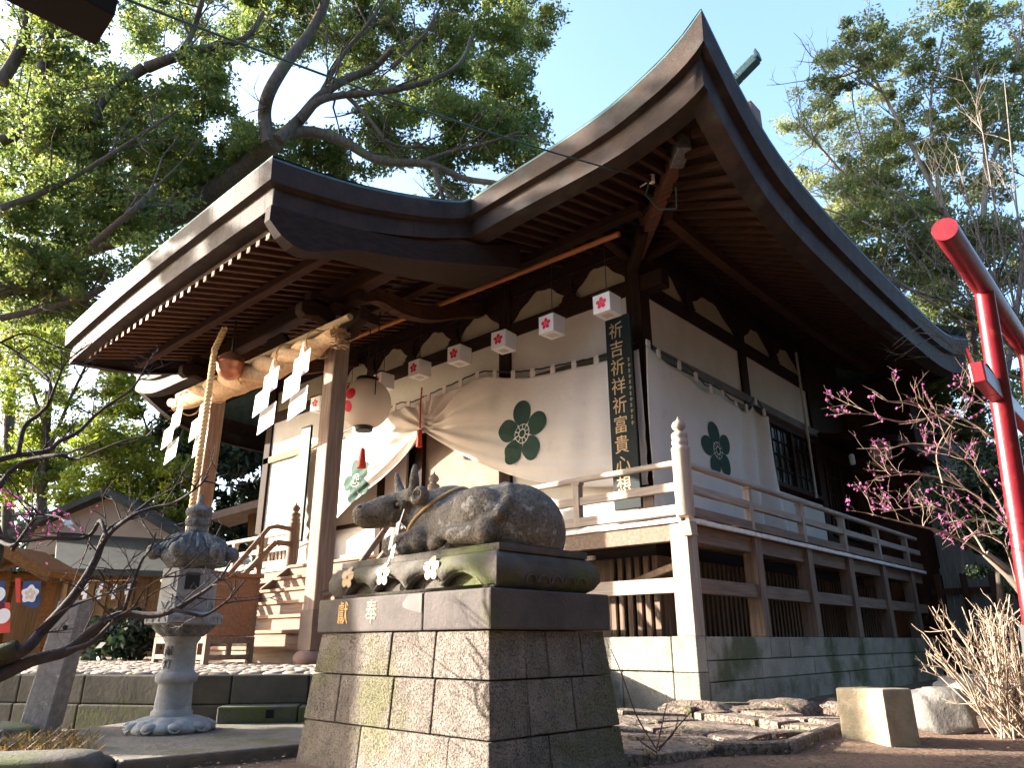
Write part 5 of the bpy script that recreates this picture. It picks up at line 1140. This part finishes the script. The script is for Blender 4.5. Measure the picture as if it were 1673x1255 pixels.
gaps=[(425,150,45,52),(515,165,58,38),(258,112,38,18),(655,300,45,22),(355,212,26,22),(640,120,26,14),(700,210,22,18),(790,285,40,16),(395,118,24,20),(175,410,42,14),(205,475,60,14),(60,545,28,18),(30,310,14,10),(560,200,34,12),(770,150,18,12),(690,25,26,14),(520,110,26,16),(590,255,30,10),(350,20,24,14),(190,60,22,20),(5,60,18,22)]
Lp=[]
for (x,y,rx,ry,dn) in ((40,170,170,130,90),(170,250,210,150,150),(300,210,160,120,110),(330,310,120,60,60),(110,370,190,90,100),(230,470,150,60,60),(60,480,120,60,50),(320,60,140,80,70),(130,60,120,80,55),(440,30,110,60,48),(380,150,70,60,30),(560,60,90,60,42),(640,50,110,70,55),(760,70,120,90,70),(840,40,60,50,24),(820,160,60,50,30),(720,160,110,60,50),(640,180,110,45,42),(760,235,100,45,40),(830,250,60,34,22),(590,240,90,34,30),(520,270,60,30,20),(700,300,70,26,16),(630,310,30,20,8),(870,30,40,20,8),(470,160,40,24,10),(420,260,60,40,18),(870,250,34,24,8),(560,280,70,22,14),(780,330,90,16,12)):
    Lp.append(blob(x,y,rx,ry,HC+rg.uniform(-1.2,3),2.0,dn*1.75,rg,.50,115,gaps))
Lp=np.concatenate(Lp); leaves_mesh("crown",Lp,.075,leaf_camphor,ct,3,.5)
# ------------------------------------------------------------------ TREES on the right
def tree_px(name,label,H,trunk,limbs_,blobs,leafm,size,barkm,cr,per,dep,gaps=(),tw=(8,1.2,.03,3),wid=20,seed=1,base=None):
    rgx=np.random.default_rng(seed); rn=random.Random(seed); k=lambda px:px*fdepth(at(*trunk[0],H))/FPX
    b0=at(*trunk[0],H); t=empty(name,(b0[0],b0[1],0),label,"tree")
    tb=MB(); pp=[(trunk[0][0],trunk[0][1])]+trunk[1:]; Q=[np.array([b0[0],b0[1],-.1])]+[at(x,y,H) for x,y in pp]; tb.tube(Q,[k(wid)/2*(1.15-.6*i/len(Q)) for i in range(len(Q))],10); tb.build("trunk",barkm,t)
    lb=MB()
    for i,(pt,a,e) in enumerate(limbs_):
        Qx=px_tube(lb,pt,H,k(a)/2,k(e)/2,7,.35,seed*31+i); twigs(lb,Qx,rn,tw[0],tw[1],tw[2],tw[3],.35)
    if limbs_: lb.build("limb",barkm,t)
    pts=[blob(x,y,rx,ry,H+rgx.uniform(-.8,.8)*dep,dep,dn,rgx,cr,per,gaps) for x,y,rx,ry,dn in blobs]
    if pts: leaves_mesh("crown",np.concatenate(pts),size,leafm,t,seed,.45)
    return t
rgaps=[(1450,130,16,12),(1530,160,14,18),(1390,110,16,14),(1600,250,16,20),(1490,320,12,14),(1470,20,50,14),(1330,280,16,16)]
tree_px("evergreen_tree","tall open evergreen with sunlit pale leaves against the sky right of the roof",17,[(1650,900),(1640,700),(1600,450)],
 [([(1600,450),(1540,340),(1480,220),(1430,130),(1400,60)],12,3),([(1560,360),(1480,320),(1400,300),(1340,240),(1300,200)],7,2),([(1480,220),(1420,120),(1370,125),(1345,100)],6,2),([(1600,450),(1610,250),(1590,90),(1560,-20)],12,4),([(1610,300),(1650,160),(1673,20)],9,4),([(1540,340),(1520,180),(1540,60)],7,3),([(1520,400),(1430,360),(1370,360)],7,2),([(1580,500),(1480,470),(1420,430)],7,2),([(1640,640),(1673,420),(1690,200)],12,6)],
 [(1480,50,110,50,30),(1410,100,70,45,30),(1510,170,60,70,24),(1600,180,70,80,26),(1370,120,34,24,9),(1560,100,90,90,34),(1640,60,70,80,34),(1450,270,80,60,22),(1560,240,90,80,34),(1650,240,60,110,26)],leaf_right,.06,barkpale,.40,170,1.8,rgaps,(12,1.6,.024,3),22,2)
tree_px("evergreen_tree","dense dark green evergreen filling the space between roof edge and torii",19,[(1600,980),(1600,700),(1580,500)],[([(1580,560),(1520,440),(1450,360)],7,2),([(1590,560),(1640,430),(1673,380)],7,2),([(1590,650),(1520,590),(1480,560)],6,2)],
 [(1440,390,100,60,55),(1400,330,60,40,20),(1540,400,110,80,66),(1640,420,70,100,52),(1570,520,90,80,60),(1650,580,60,110,56),(1640,740,70,120,60),(1510,640,70,50,46),(1470,600,40,30,20),(1560,640,80,60,46),(1500,470,60,50,28),(1620,880,80,80,46)],leaf_right,.065,bark,.45,140,1.6,((1600,330,12,14),(1660,340,14,10),(1650,500,10,12),(1580,470,8,10)),(6,1.2,.03,2),24,3)
tree_px("evergreen_shrub","dark low evergreen shrub beside the brown fence at the veranda end",9.3,[(1640,1040),(1630,920)],[],[(1610,850,46,50,22),(1640,800,60,70,30),(1655,930,40,60,16),(1560,800,60,36,12)],leaf_dark,.045,bark,.28,120,.7,(),(4,.8,.02,2),12,4)
tree_px("evergreen_tree","pale sunlit feathery tree just right of the roof ridge finial",20,[(1500,980),(1480,600),(1440,400)],[([(1440,400),(1400,320),(1340,240),(1300,190)],6,2),([(1430,380),(1380,340),(1320,310)],5,2),([(1440,400),(1420,280),(1400,200)],5,2)],
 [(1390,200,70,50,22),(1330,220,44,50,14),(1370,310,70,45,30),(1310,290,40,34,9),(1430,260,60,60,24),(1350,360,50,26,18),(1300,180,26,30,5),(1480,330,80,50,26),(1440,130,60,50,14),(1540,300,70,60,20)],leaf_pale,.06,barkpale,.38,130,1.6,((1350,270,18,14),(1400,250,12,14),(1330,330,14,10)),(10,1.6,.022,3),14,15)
# bare brushy tree: thin grey twigs in front of the evergreen
bt=empty("bare_tree",tuple(at(1700,1000,11)*np.array([1,1,0])),"leafless grey twiggy tree behind the top of the torii","tree"); tb=MB(); Q=[at(1720,1040,11)*np.array([1,1,0]),at(1715,800,11),at(1690,600,11)]; tb.tube(Q,[.12,.1,.07],8); tb.build("trunk",barkpale,bt)
lb=MB(); rn=random.Random(12)
for (x,y) in ((1480,380),(1520,300),(1560,250),(1600,180),(1640,120),(1450,450),(1500,520),(1560,440),(1650,300),(1620,380),(1600,480),(1480,330)):
    Qx=px_tube(lb,[(1690,600+rn.uniform(-40,60)),((1690+x)/2+rn.uniform(-20,20),(600+y)/2+rn.uniform(-20,30)),(x,y)],11,.03,.008,5,.3,int(x)); twigs(lb,Qx,rn,9,1.0,.010,3,.5,.9,n=4)
lb.build("limb",barkpale,bt)
# ------------------------------------------------------------------ BACKGROUND TREES on the left
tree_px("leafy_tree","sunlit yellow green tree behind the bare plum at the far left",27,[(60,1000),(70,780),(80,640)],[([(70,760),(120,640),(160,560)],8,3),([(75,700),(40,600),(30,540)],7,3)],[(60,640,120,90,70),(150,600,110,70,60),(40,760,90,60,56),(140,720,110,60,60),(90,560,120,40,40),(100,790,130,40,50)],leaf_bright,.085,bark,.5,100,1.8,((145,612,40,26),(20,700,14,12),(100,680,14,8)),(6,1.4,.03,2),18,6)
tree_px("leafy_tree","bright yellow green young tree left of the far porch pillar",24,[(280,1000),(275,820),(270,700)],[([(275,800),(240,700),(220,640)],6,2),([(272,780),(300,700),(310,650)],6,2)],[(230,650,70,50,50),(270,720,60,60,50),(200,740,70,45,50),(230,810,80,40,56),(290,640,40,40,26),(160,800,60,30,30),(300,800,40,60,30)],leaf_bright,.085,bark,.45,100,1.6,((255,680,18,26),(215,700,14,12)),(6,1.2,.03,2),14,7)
tree_px("leafy_tree","yellowing autumn tree at the upper left behind the plum",31,[(10,1000),(15,700),(20,600)],[([(15,640),(30,580),(40,530)],6,2)],[(20,560,80,60,34),(60,520,90,30,26),(-20,680,60,80,26)],leaf_autumn,.10,bark,.6,90,1.8,(),(6,1.4,.03,2),20,8)
tree_px("cedar_tree","dark cedar wood trunk and foliage seen between the porch pillars",27,[(430,960),(432,760),(430,640)],[([(430,700),(400,660),(380,640)],8,3),([(430,720),(470,690),(490,670)],8,3)],[(410,690,70,60,60),(460,720,60,70,60),(390,770,60,50,46),(440,800,60,40,36),(400,870,70,40,30)],leaf_dark,.16,bark,.7,70,1.8,((420,770,10,14),(450,765,8,10),(385,790,8,8)),(6,1.4,.03,2),16,9)
tree_px("cedar_tree","dark cedar just left of the far porch pillar above the shed roof",25,[(290,980),(290,760),(285,640)],[],[(290,690,30,60,22),(305,780,36,60,30),(290,850,40,40,24)],leaf_dark,.15,bark,.6,60,1.4,(),(6,1.4,.03,2),14,10)
tree_px("bush","low green bush against the shed boards behind the stone lantern",14.5,[(205,1085),(205,1040)],[],[(190,1030,34,40,18),(230,1040,40,36,18),(165,1050,20,26,7)],leaf_dark,.09,bark,.3,50,.5,(),(4,.8,.02,2),5,13)
# distant woods closing the view
b=np.random.default_rng(9); pts=[]
for k in range(420):
    px=b.uniform(-500,2300); H=b.uniform(42,60); c=at(px,900,H); c[2]=b.uniform(0,9 if px<900 else 11); pts.append(c+b.normal(size=(80,3))*np.array([1.6,1.6,1.2]))
tag(leaves_mesh("distant_wood",np.concatenate(pts),.34,leaf_dark,None,21,.55),kind="stuff")
# ------------------------------------------------------------------ SHADE TREES west of the court (out of frame, they cast the dapples)
def shade_tree(base,H,blobs,seed,label):
    rgx=np.random.default_rng(seed); t=empty("shade_tree",base,label,"tree"); MB().tube([(base[0],base[1],-.1),(base[0]+.1,base[1],H*.5),(base[0]-.1,base[1]+.1,H)],[.24,.2,.1],10).build("trunk",bark,t)
    pts=[clump_pts(np.array(c),r,nc,40,rgx,cr) for c,r,nc,cr in blobs]; leaves_mesh("crown",np.concatenate(pts),.17,leaf_camphor,t,seed,.55); return t
def sunpt(p,d): return np.array(p)+SUN/math.cos(SUN_E)*d
c1=sunpt((.75,-5.0,1.95),10.5); c2=sunpt((-2.3,-5.5,.9),9.0)
shade_tree((c1[0],c1[1],0),4.6,[((c1[0],c1[1],c1[2]+.4),(1.1,1.1,.95),48,.42),((c1[0]+1.2,c1[1]-2.2,c1[2]+.6),(1.5,1.5,1.2),50,.5)],41,"leafy tree west of the cow monument")
shade_tree((c2[0]-.2,c2[1]-.1,0),3.5,[((c2[0],c2[1]-.35,c2[2]+.2),(.55,.55,1.5),60,.36)],42,"leafy tree west of the stone lantern")
c3=sunpt((-5,-4.5,7.0),16); shade_tree((c3[0],c3[1]-1.5,0),12,[((c3[0],c3[1],c3[2]+.6),(3.0,4.2,1.7),90,.36)],43,"tall tree dappling the porch roof edge")
# unseen evergreens added on the east and south to block skylight and deepen shade
gv=empty("sky_blocker_tree",(14,-3,0),"unseen tall evergreen added to block skylight","tree","unseen evergreens added to block skylight"); rgx=np.random.default_rng(90)
MB().tube([(14,-3,-.1),(14,-3,6),(14.2,-3,11)],[.4,.32,.15],10).build("trunk",bark,gv)
leaves_mesh("crown",np.concatenate([clump_pts(np.array([14,-3,7.5]),(3.6,3.6,6.2),120,46,rgx,1.0)]),.36,leaf_dark,gv,91,.6)
for (x,y) in ((12.5,3.5),(15,9),(13.5,-9),(10.5,-14.5),(5.5,-17.5),(0,-20),(16,1),(18,-7),(8,-20),(13,14)): copy_thing(gv,(x-14,y+3,random.uniform(-.0,.0)),"unseen tall evergreen added to block skylight")
# ------------------------------------------------------------------ NEAR BARE PLUM on the left
pm=empty("bare_plum_tree",tuple(at(-110,1240,4.6)*np.array([1,1,0])),"bare dark plum tree reaching in from the left edge with a few pink buds","tree")
HP=4.6; tb=MB(); px_tube(tb,[(-120,1250),(-70,1130),(-30,1085),(0,1070),(30,1058)],HP,.09,.045,12,.03,1); px_tube(tb,[(-90,1180),(-60,1030),(-45,960),(-20,930),(-10,880),(-30,830)],HP+.1,.09,.045,10,.03,2); tb.build("trunk",M("mossy_plum_bark",(.03,.032,.02),(.05,.045,.035),scale=9,rough=1,bump=.9,bscale=30,c3=(.05,.065,.02),s3=4,lo3=.5),pm)
br=MB(); k=HP/FPX*1.06; tips=[]; rn=random.Random(77)
branches=[([(-40,1115),(0,1104),(50,1081),(110,1064),(147,1034),(171,1017),(201,1004),(248,1006),(285,997),(318,977),(355,950),(378,917)],22,3,9),
([(285,997),(315,1004),(335,1006),(365,987),(385,967),(400,948)],6,2,3),([(-30,1092),(0,1084),(44,1058),(67,1034),(110,987),(134,954),(157,914),(171,877),(181,863),(218,840),(250,815)],20,5,8),
([(-40,760),(0,751),(30,744),(77,737),(97,721),(127,707),(150,684),(174,664),(214,637),(234,607),(252,575)],11,2,12),([(30,740),(40,697),(64,677),(82,654),(79,620),(50,594),(30,577),(7,563),(-15,550)],8,3,9),
([(-20,812),(0,794),(17,771),(50,751),(97,744),(120,751),(144,744),(201,721),(248,711)],10,2,8),([(144,940),(174,878),(214,845),(248,831),(285,821),(321,798),(340,778)],9,2,7),([(174,878),(164,851),(150,872),(127,881),(80,880),(33,885),(0,875),(-30,868)],6,5,5),
([(134,954),(152,944),(170,950),(160,930)],4,2,2),([(110,1064),(150,1050),(180,1020),(186,1012)],10,3,2),([(201,1004),(212,970),(230,920),(247,895),(255,870)],6,2,4),([(0,885),(25,890),(55,850),(80,842),(100,846)],6,2,4),([(0,560),(40,545),(80,560),(110,580)],4,1.5,4),([(171,1017),(215,995),(240,960),(300,930),(370,920)],4,1.5,4),([(20,900),(40,870),(60,840),(40,820),(10,800)],6,2,4),([(82,654),(95,620),(110,590),(150,560)],5,1.5,5),([(60,1030),(100,1000),(160,975),(230,960)],5,2,4)]
for i,(pt,a,e,nt_) in enumerate(branches):
    Q=px_tube(br,pt,HP,a*k/2,e*k/2,7,.07,100+i,rn.uniform(-.3,.3)); twigs(br,Q,rn,nt_,.34,.0055,3,.3,.95,tips,4)
br.build("branch",barkdark,pm)
def blossoms(name,C,r,m,parent,seed,kind=None):
    rgx=np.random.default_rng(seed); b=MB()
    for c in C:
        ax=rgx.normal(size=3);ax/=np.linalg.norm(ax);u=np.cross(ax,[.3,.5,.8]);u/=np.linalg.norm(u);v=np.cross(ax,u); s=r*rgx.uniform(.6,1.2)
        for q in range(5):
            a=2*math.pi*q/5; d=u*math.cos(a)+v*math.sin(a); t=np.cross(ax,d)
            b.add([c,c+d*s*.6+t*s*.5+ax*s*.25,c+d*s*1.1+ax*s*.45,c+d*s*.6-t*s*.5+ax*s*.25],[(0,1,2,3)])
        b.ball(c,s*.42,4)
    o=b.build(name,m,parent); 
    return tag(o,kind="stuff")
tp=[p for p in tips if (lambda q:(q[0]<160 and 800<q[1]<930))(proj(p))]; rn.shuffle(tp)
blossoms("bud",tp[:85],.011,pink,pm,3)
tag(MB().add([at(100,848,HP),at(108,850,HP+.02),at(122,866,HP),at(112,862,HP-.02)],[(0,1,2,3)]).add([at(104,852,HP),at(116,850,HP+.03),at(120,857,HP),at(106,859,HP-.02)],[(0,1,2,3)]).build("paper_fortune",paper,solid=.002),"small white paper fortune tied on a bare plum twig","paper")
# ------------------------------------------------------------------ PINK PLUM on the right
pr_=empty("pink_plum_tree",tuple(at(1720,1120,6.3)*np.array([1,1,0])),"plum tree with pink blossoms and pale sunlit twigs left of the torii post","tree"); HQ=6.3
tb=MB(); px_tube(tb,[(1725,1130),(1700,1010),(1660,950),(1610,905)],HQ,.09,.03,9,.02,5); tb.build("trunk",barkpale,pr_)
br=MB(); tips=[]; rn=random.Random(31); k=HQ/FPX*.6
for i,(pt,a,e,nt_) in enumerate([([(1660,950),(1600,900),(1540,870),(1480,855),(1445,846),(1425,842)],8,2,9),([(1610,905),(1580,860),(1530,830),(1475,832),(1440,838)],6,2,8),([(1690,960),(1640,850),(1560,790),(1490,775),(1430,782)],8,2,10),([(1670,900),(1620,800),(1560,740),(1490,725),(1440,740)],7,2,10),([(1670,880),(1640,740),(1560,680),(1480,690),(1415,672),(1372,640)],7,1.5,10),([(1680,860),(1660,720),(1600,650),(1580,640)],6,2,7),([(1560,700),(1500,660),(1450,655),(1425,640)],4,1.5,6),([(1690,900),(1640,860),(1580,850),(1540,890)],5,2,6),([(1540,790),(1530,740),(1550,700),(1585,650)],5,2,6),([(1660,950),(1640,890),(1600,870),(1570,895)],5,2,5)]):
    Q=px_tube(br,pt,HQ,a*k/2,e*k/2,6,.10,300+i,rn.uniform(-.5,.3)); twigs(br,Q,rn,nt_,.33,.0040,3,.35,.95,tips,5)
br.build("branch",plumtwig,pr_)
tips=[p for p in tips if proj(p)[0]<1660]; rn.shuffle(tips); blossoms("blossom",tips[:460],.0135,pink,pr_,4)
# ------------------------------------------------------------------ BARE SHRUB AND SAPLING
sh=empty("bare_shrub",(3.30,-.55,0),"sunlit bare shrub of many upright pale stems at the right edge","shrub"); br=MB(); rn=random.Random(17)
for i in range(58):
    x=3.30+rn.gauss(0,.09);y=-.55+rn.gauss(0,.09); d=np.array([rn.gauss(-.05,.36),rn.gauss(0,.36),1.0]); d/=np.linalg.norm(d); c=np.array([x,y,-.03]); W=[c]; L=rn.uniform(.75,1.2)
    for j in range(6): d=d+np.array([rn.gauss(0,.07),rn.gauss(0,.07),.05]); d/=np.linalg.norm(d); c=c+d*L/6; W.append(c)
    br.tube(W,[.010*(1-.5*j/6) for j in range(7)],5); twigs(br,W,rn,5,.24,.0065,2,.9,.75,None,4)
br.build("stem",twigpale,sh)
sp_=empty("bare_sapling",(1.68,-3.69,0),"tiny leafless sapling in front of the stone pedestal's right side","plant"); br=MB(); Hs=hd((1.68,-3.69,0))
for pt in ([(1076,1262),(1073,1225)],[(1073,1225),(1040,1170),(1015,1100),(998,1062)],[(1073,1225),(1085,1170),(1090,1150)],[(1075,1228),(1110,1185),(1142,1150)],[(1073,1230),(1050,1215),(1040,1205)],[(1076,1222),(1100,1200),(1108,1170)]): px_tube(br,pt,Hs,.006,.003,5,.01,3)
br.build("stem",M("sapling_bark",(.16,.08,.06),rough=.9),sp_)
# ------------------------------------------------------------------ LEFT OUTBUILDINGS
def SP(px,H,z): 
    q=at(px,1000,H); return np.array([q[0],q[1],z])
def zpx(px,py,H): return at(px,py,H)[2]
H1=19.5
shd=empty("shed",tuple(SP(150,H1,0)),"low wooden shed with beige gable wall and dark lower roof behind the court","building")
def fpoly(mb,pts,H,th): mb.prism([at(x,y,H) for x,y in pts],FH*th); return mb
fpoly(MB(),[(40,905),(60,860),(178,812),(300,885),(300,905)],H1+.8,.2).build("gable_wall",shedwall,shd)
for a,e in (((175,803),(310,886)),((180,803),(20,872))):
    p,q=at(*a,H1+.6),at(*e,H1+.6); MB().bar(p+FH*1.5,q+FH*1.5,3.4,.16).build("gable_roof",tile,shd)
b=MB(); p=[at(92,880,H1+.7),at(330,893,H1+.7),at(340,945,H1-1.4),at(88,938,H1-1.4)]; b.hexa(p+[q+np.array([0,0,.14]) for q in p]).build("lower_roof",tile,shd)
b=MB(); zt=zpx(200,938,H1-.8)
q0,q1=SP(60,H1-.8,0),SP(345,H1-.8,0); b.bar((*q0[:2],(zt+.3)/2),(*q1[:2],(zt+.3)/2),.1,zt-.0); b.build("board_wall",shedwood,shd)
b=MB()
for k in range(14): t=k/13; q=q0+(q1-q0)*t-FH*.07; b.bar((*q[:2],.3),(*q[:2],zt+.1),.09,.05,FH)
b.build("wall_batten",shedwood,shd)
b=MB()
for k in range(6):
    z=.6+k*.28; b.bar((*(q0-FH*.06)[:2],z),(*(q1-FH*.06)[:2],z),.03,.03)
b.build("wall_rail",shedwood,shd)
for i,x in enumerate((132,156,179,203)):
    t=SP(x,H1-1.2,zpx(x,955,H1-1.2)); b=MB(); z=t[2]; s=.9
    for kx in range(3): o=(-1)**kx*.03*s; b.add([t+RT*(o-.05*s)+np.array([0,0,z-t[2]]),t+RT*(o+.05*s)+np.array([0,0,z-t[2]+.02]),t+RT*(o+.05*s)+np.array([0,0,z-t[2]-.13*s]),t+RT*(o-.05*s)+np.array([0,0,z-t[2]-.16*s])],[(0,1,2,3)]); z-=.12*s
    o=b.build("shed_streamer",paper,solid=.003); tag(o,["small white paper streamer on the shed nearest the blue banner","second small white paper streamer on the shed from the blue banner","third small white paper streamer on the shed from the blue banner","small white paper streamer on the shed nearest the stone lantern"][i],"paper streamer","small paper streamers along the shed eave")
tag(MB().tube([SP(125,H1-1.2,zpx(125,950,H1-1.2)),SP(215,H1-1.2,zpx(215,948,H1-1.2))],.012,5).build("shed_rope",hemp),"thin straw rope along the shed front carrying small paper streamers","rope")
H2=15.5
em=empty("votive_stand",tuple(SP(40,H2,0)),"small orange timber stand with a gabled roof at the far left","stand")
for a,e in (((45,902),(118,944)),((48,902),(-40,930))):
    p,q=at(*a,H2),at(*e,H2); MB().bar(p-FH*.1,q-FH*.1,1.3,.12).build("stand_roof",orangewood,em,bevel=.01)
    MB().bar(p-FH*.78-np.array([0,0,.05]),q-FH*.78-np.array([0,0,.05]),.06,.2).build("stand_barge",orangewood,em)
for x in (5,75,-60): q=SP(x,H2,0); MB().bar((*q[:2],.2),(*q[:2],zpx(x,935,H2)),.14,.14,FH).build("stand_post",orangewood,em)
b=MB(); b.bar(SP(-60,H2,zpx(40,945,H2)),SP(100,H2,zpx(40,945,H2)),.12,.16); b.build("stand_beam",orangewood,em)
b=MB(); b.bar(SP(-60,H2+.3,1.2),SP(95,H2+.3,1.2),.06,2.0); b.build("stand_back",shedwood,em)
bn=fpoly(MB(),[(38,950),(66,950),(64,990),(52,994),(36,988)],H2-.9,.012).build("banner",blue); tag(bn,"blue cloth banner with a white plum blossom emblem hanging on the orange stand","banner")
b=MB(); c=at(49,971,H2-.912)
fan(b,[(u*1.0,v) for u,v in [(.155*(1+.13*math.cos(5*a))*math.sin(a),.155*(1+.13*math.cos(5*a))*math.cos(a)) for a in np.linspace(0,2*math.pi,50)[:-1]]],lambda u,v:c+RT*u+np.array([0,0,v])-FH*.004)
b.build("emblem",paper,bn); b=MB()
for pt in plum_petals(.105,el=1.05,k=.37): fan(b,pt,lambda u,v:c+RT*u+np.array([0,0,v])-FH*.008)
b.build("emblem_petal",M("petal_beige",(.62,.45,.33),rough=.9),bn)
for i,(x,y) in enumerate(((-6,975),(2,1010))):
    bn2=fpoly(MB(),[(x-12,y-25),(x+14,y-25),(x+14,y+24),(x-12,y+26)],H2-.9,.012).build("banner",blue if i==0 else redtassel); tag(bn2,["dark blue banner with white disc at the left edge","red banner with white disc at the left edge"][i],"banner")
    c=at(x+3,y-3,H2-.912); b=MB(); fan(b,circle(0,0,.14),lambda u,v:c+RT*u+np.array([0,0,v])-FH*.004); b.build("emblem",paper,bn2)
b=fpoly(MB(),[(25,945),(33,945),(33,985),(26,985)],H2-.9,.02).build("red_cloth",redtassel); tag(b,"narrow red cloth strip hanging beside the blue banner","cloth")
# white garden hut roof and wall glimpsed between the pillars
hut=empty("side_building",tuple(at(430,1000,22)*np.array([1,1,0])),"brown roofed side building seen between the porch pillars","building")
p=[at(345,838,21),at(480,800,21),at(480,812,21),at(345,850,21)]; MB().prism(p,FH*1.4).build("hut_roof",M("hut_roof",(.30,.22,.17),(.22,.16,.12),scale=5,rough=.9),hut)
fpoly(MB(),[(405,830),(490,808),(490,900),(405,900)],21.6,.2).build("hut_wall",shedwood,hut)
# ------------------------------------------------------------------ RIGHT END: board wall and brown post fence
bw=empty("board_fence",(1.0,11.6,0),"grey vertical board wall closing the far end of the veranda","fence")
b=MB(); x=.25
while x<3.0: b.box(x,x+.14,11.2,11.24,-.05,3.35); x+=.15
b.build("boards",greyboard,bw); MB().box(.2,3.0,11.24,11.3,2.2,2.35).build("fence_rail",greyboard,bw)
bf=empty("post_fence",(.4,11,0),"dark brown timber post and rail fence in front of the grey board wall","fence")
for x in (.12,.65,1.2,1.75,2.3): MB().box(x,x+.12,10.95,11.07,-.05,2.2).build("fence_post",brownpost,bf,bevel=.008)
for z in (.7,1.75): MB().box(.0,2.7,11.07,11.13,z,z+.14).build("fence_rail",brownpost,bf)
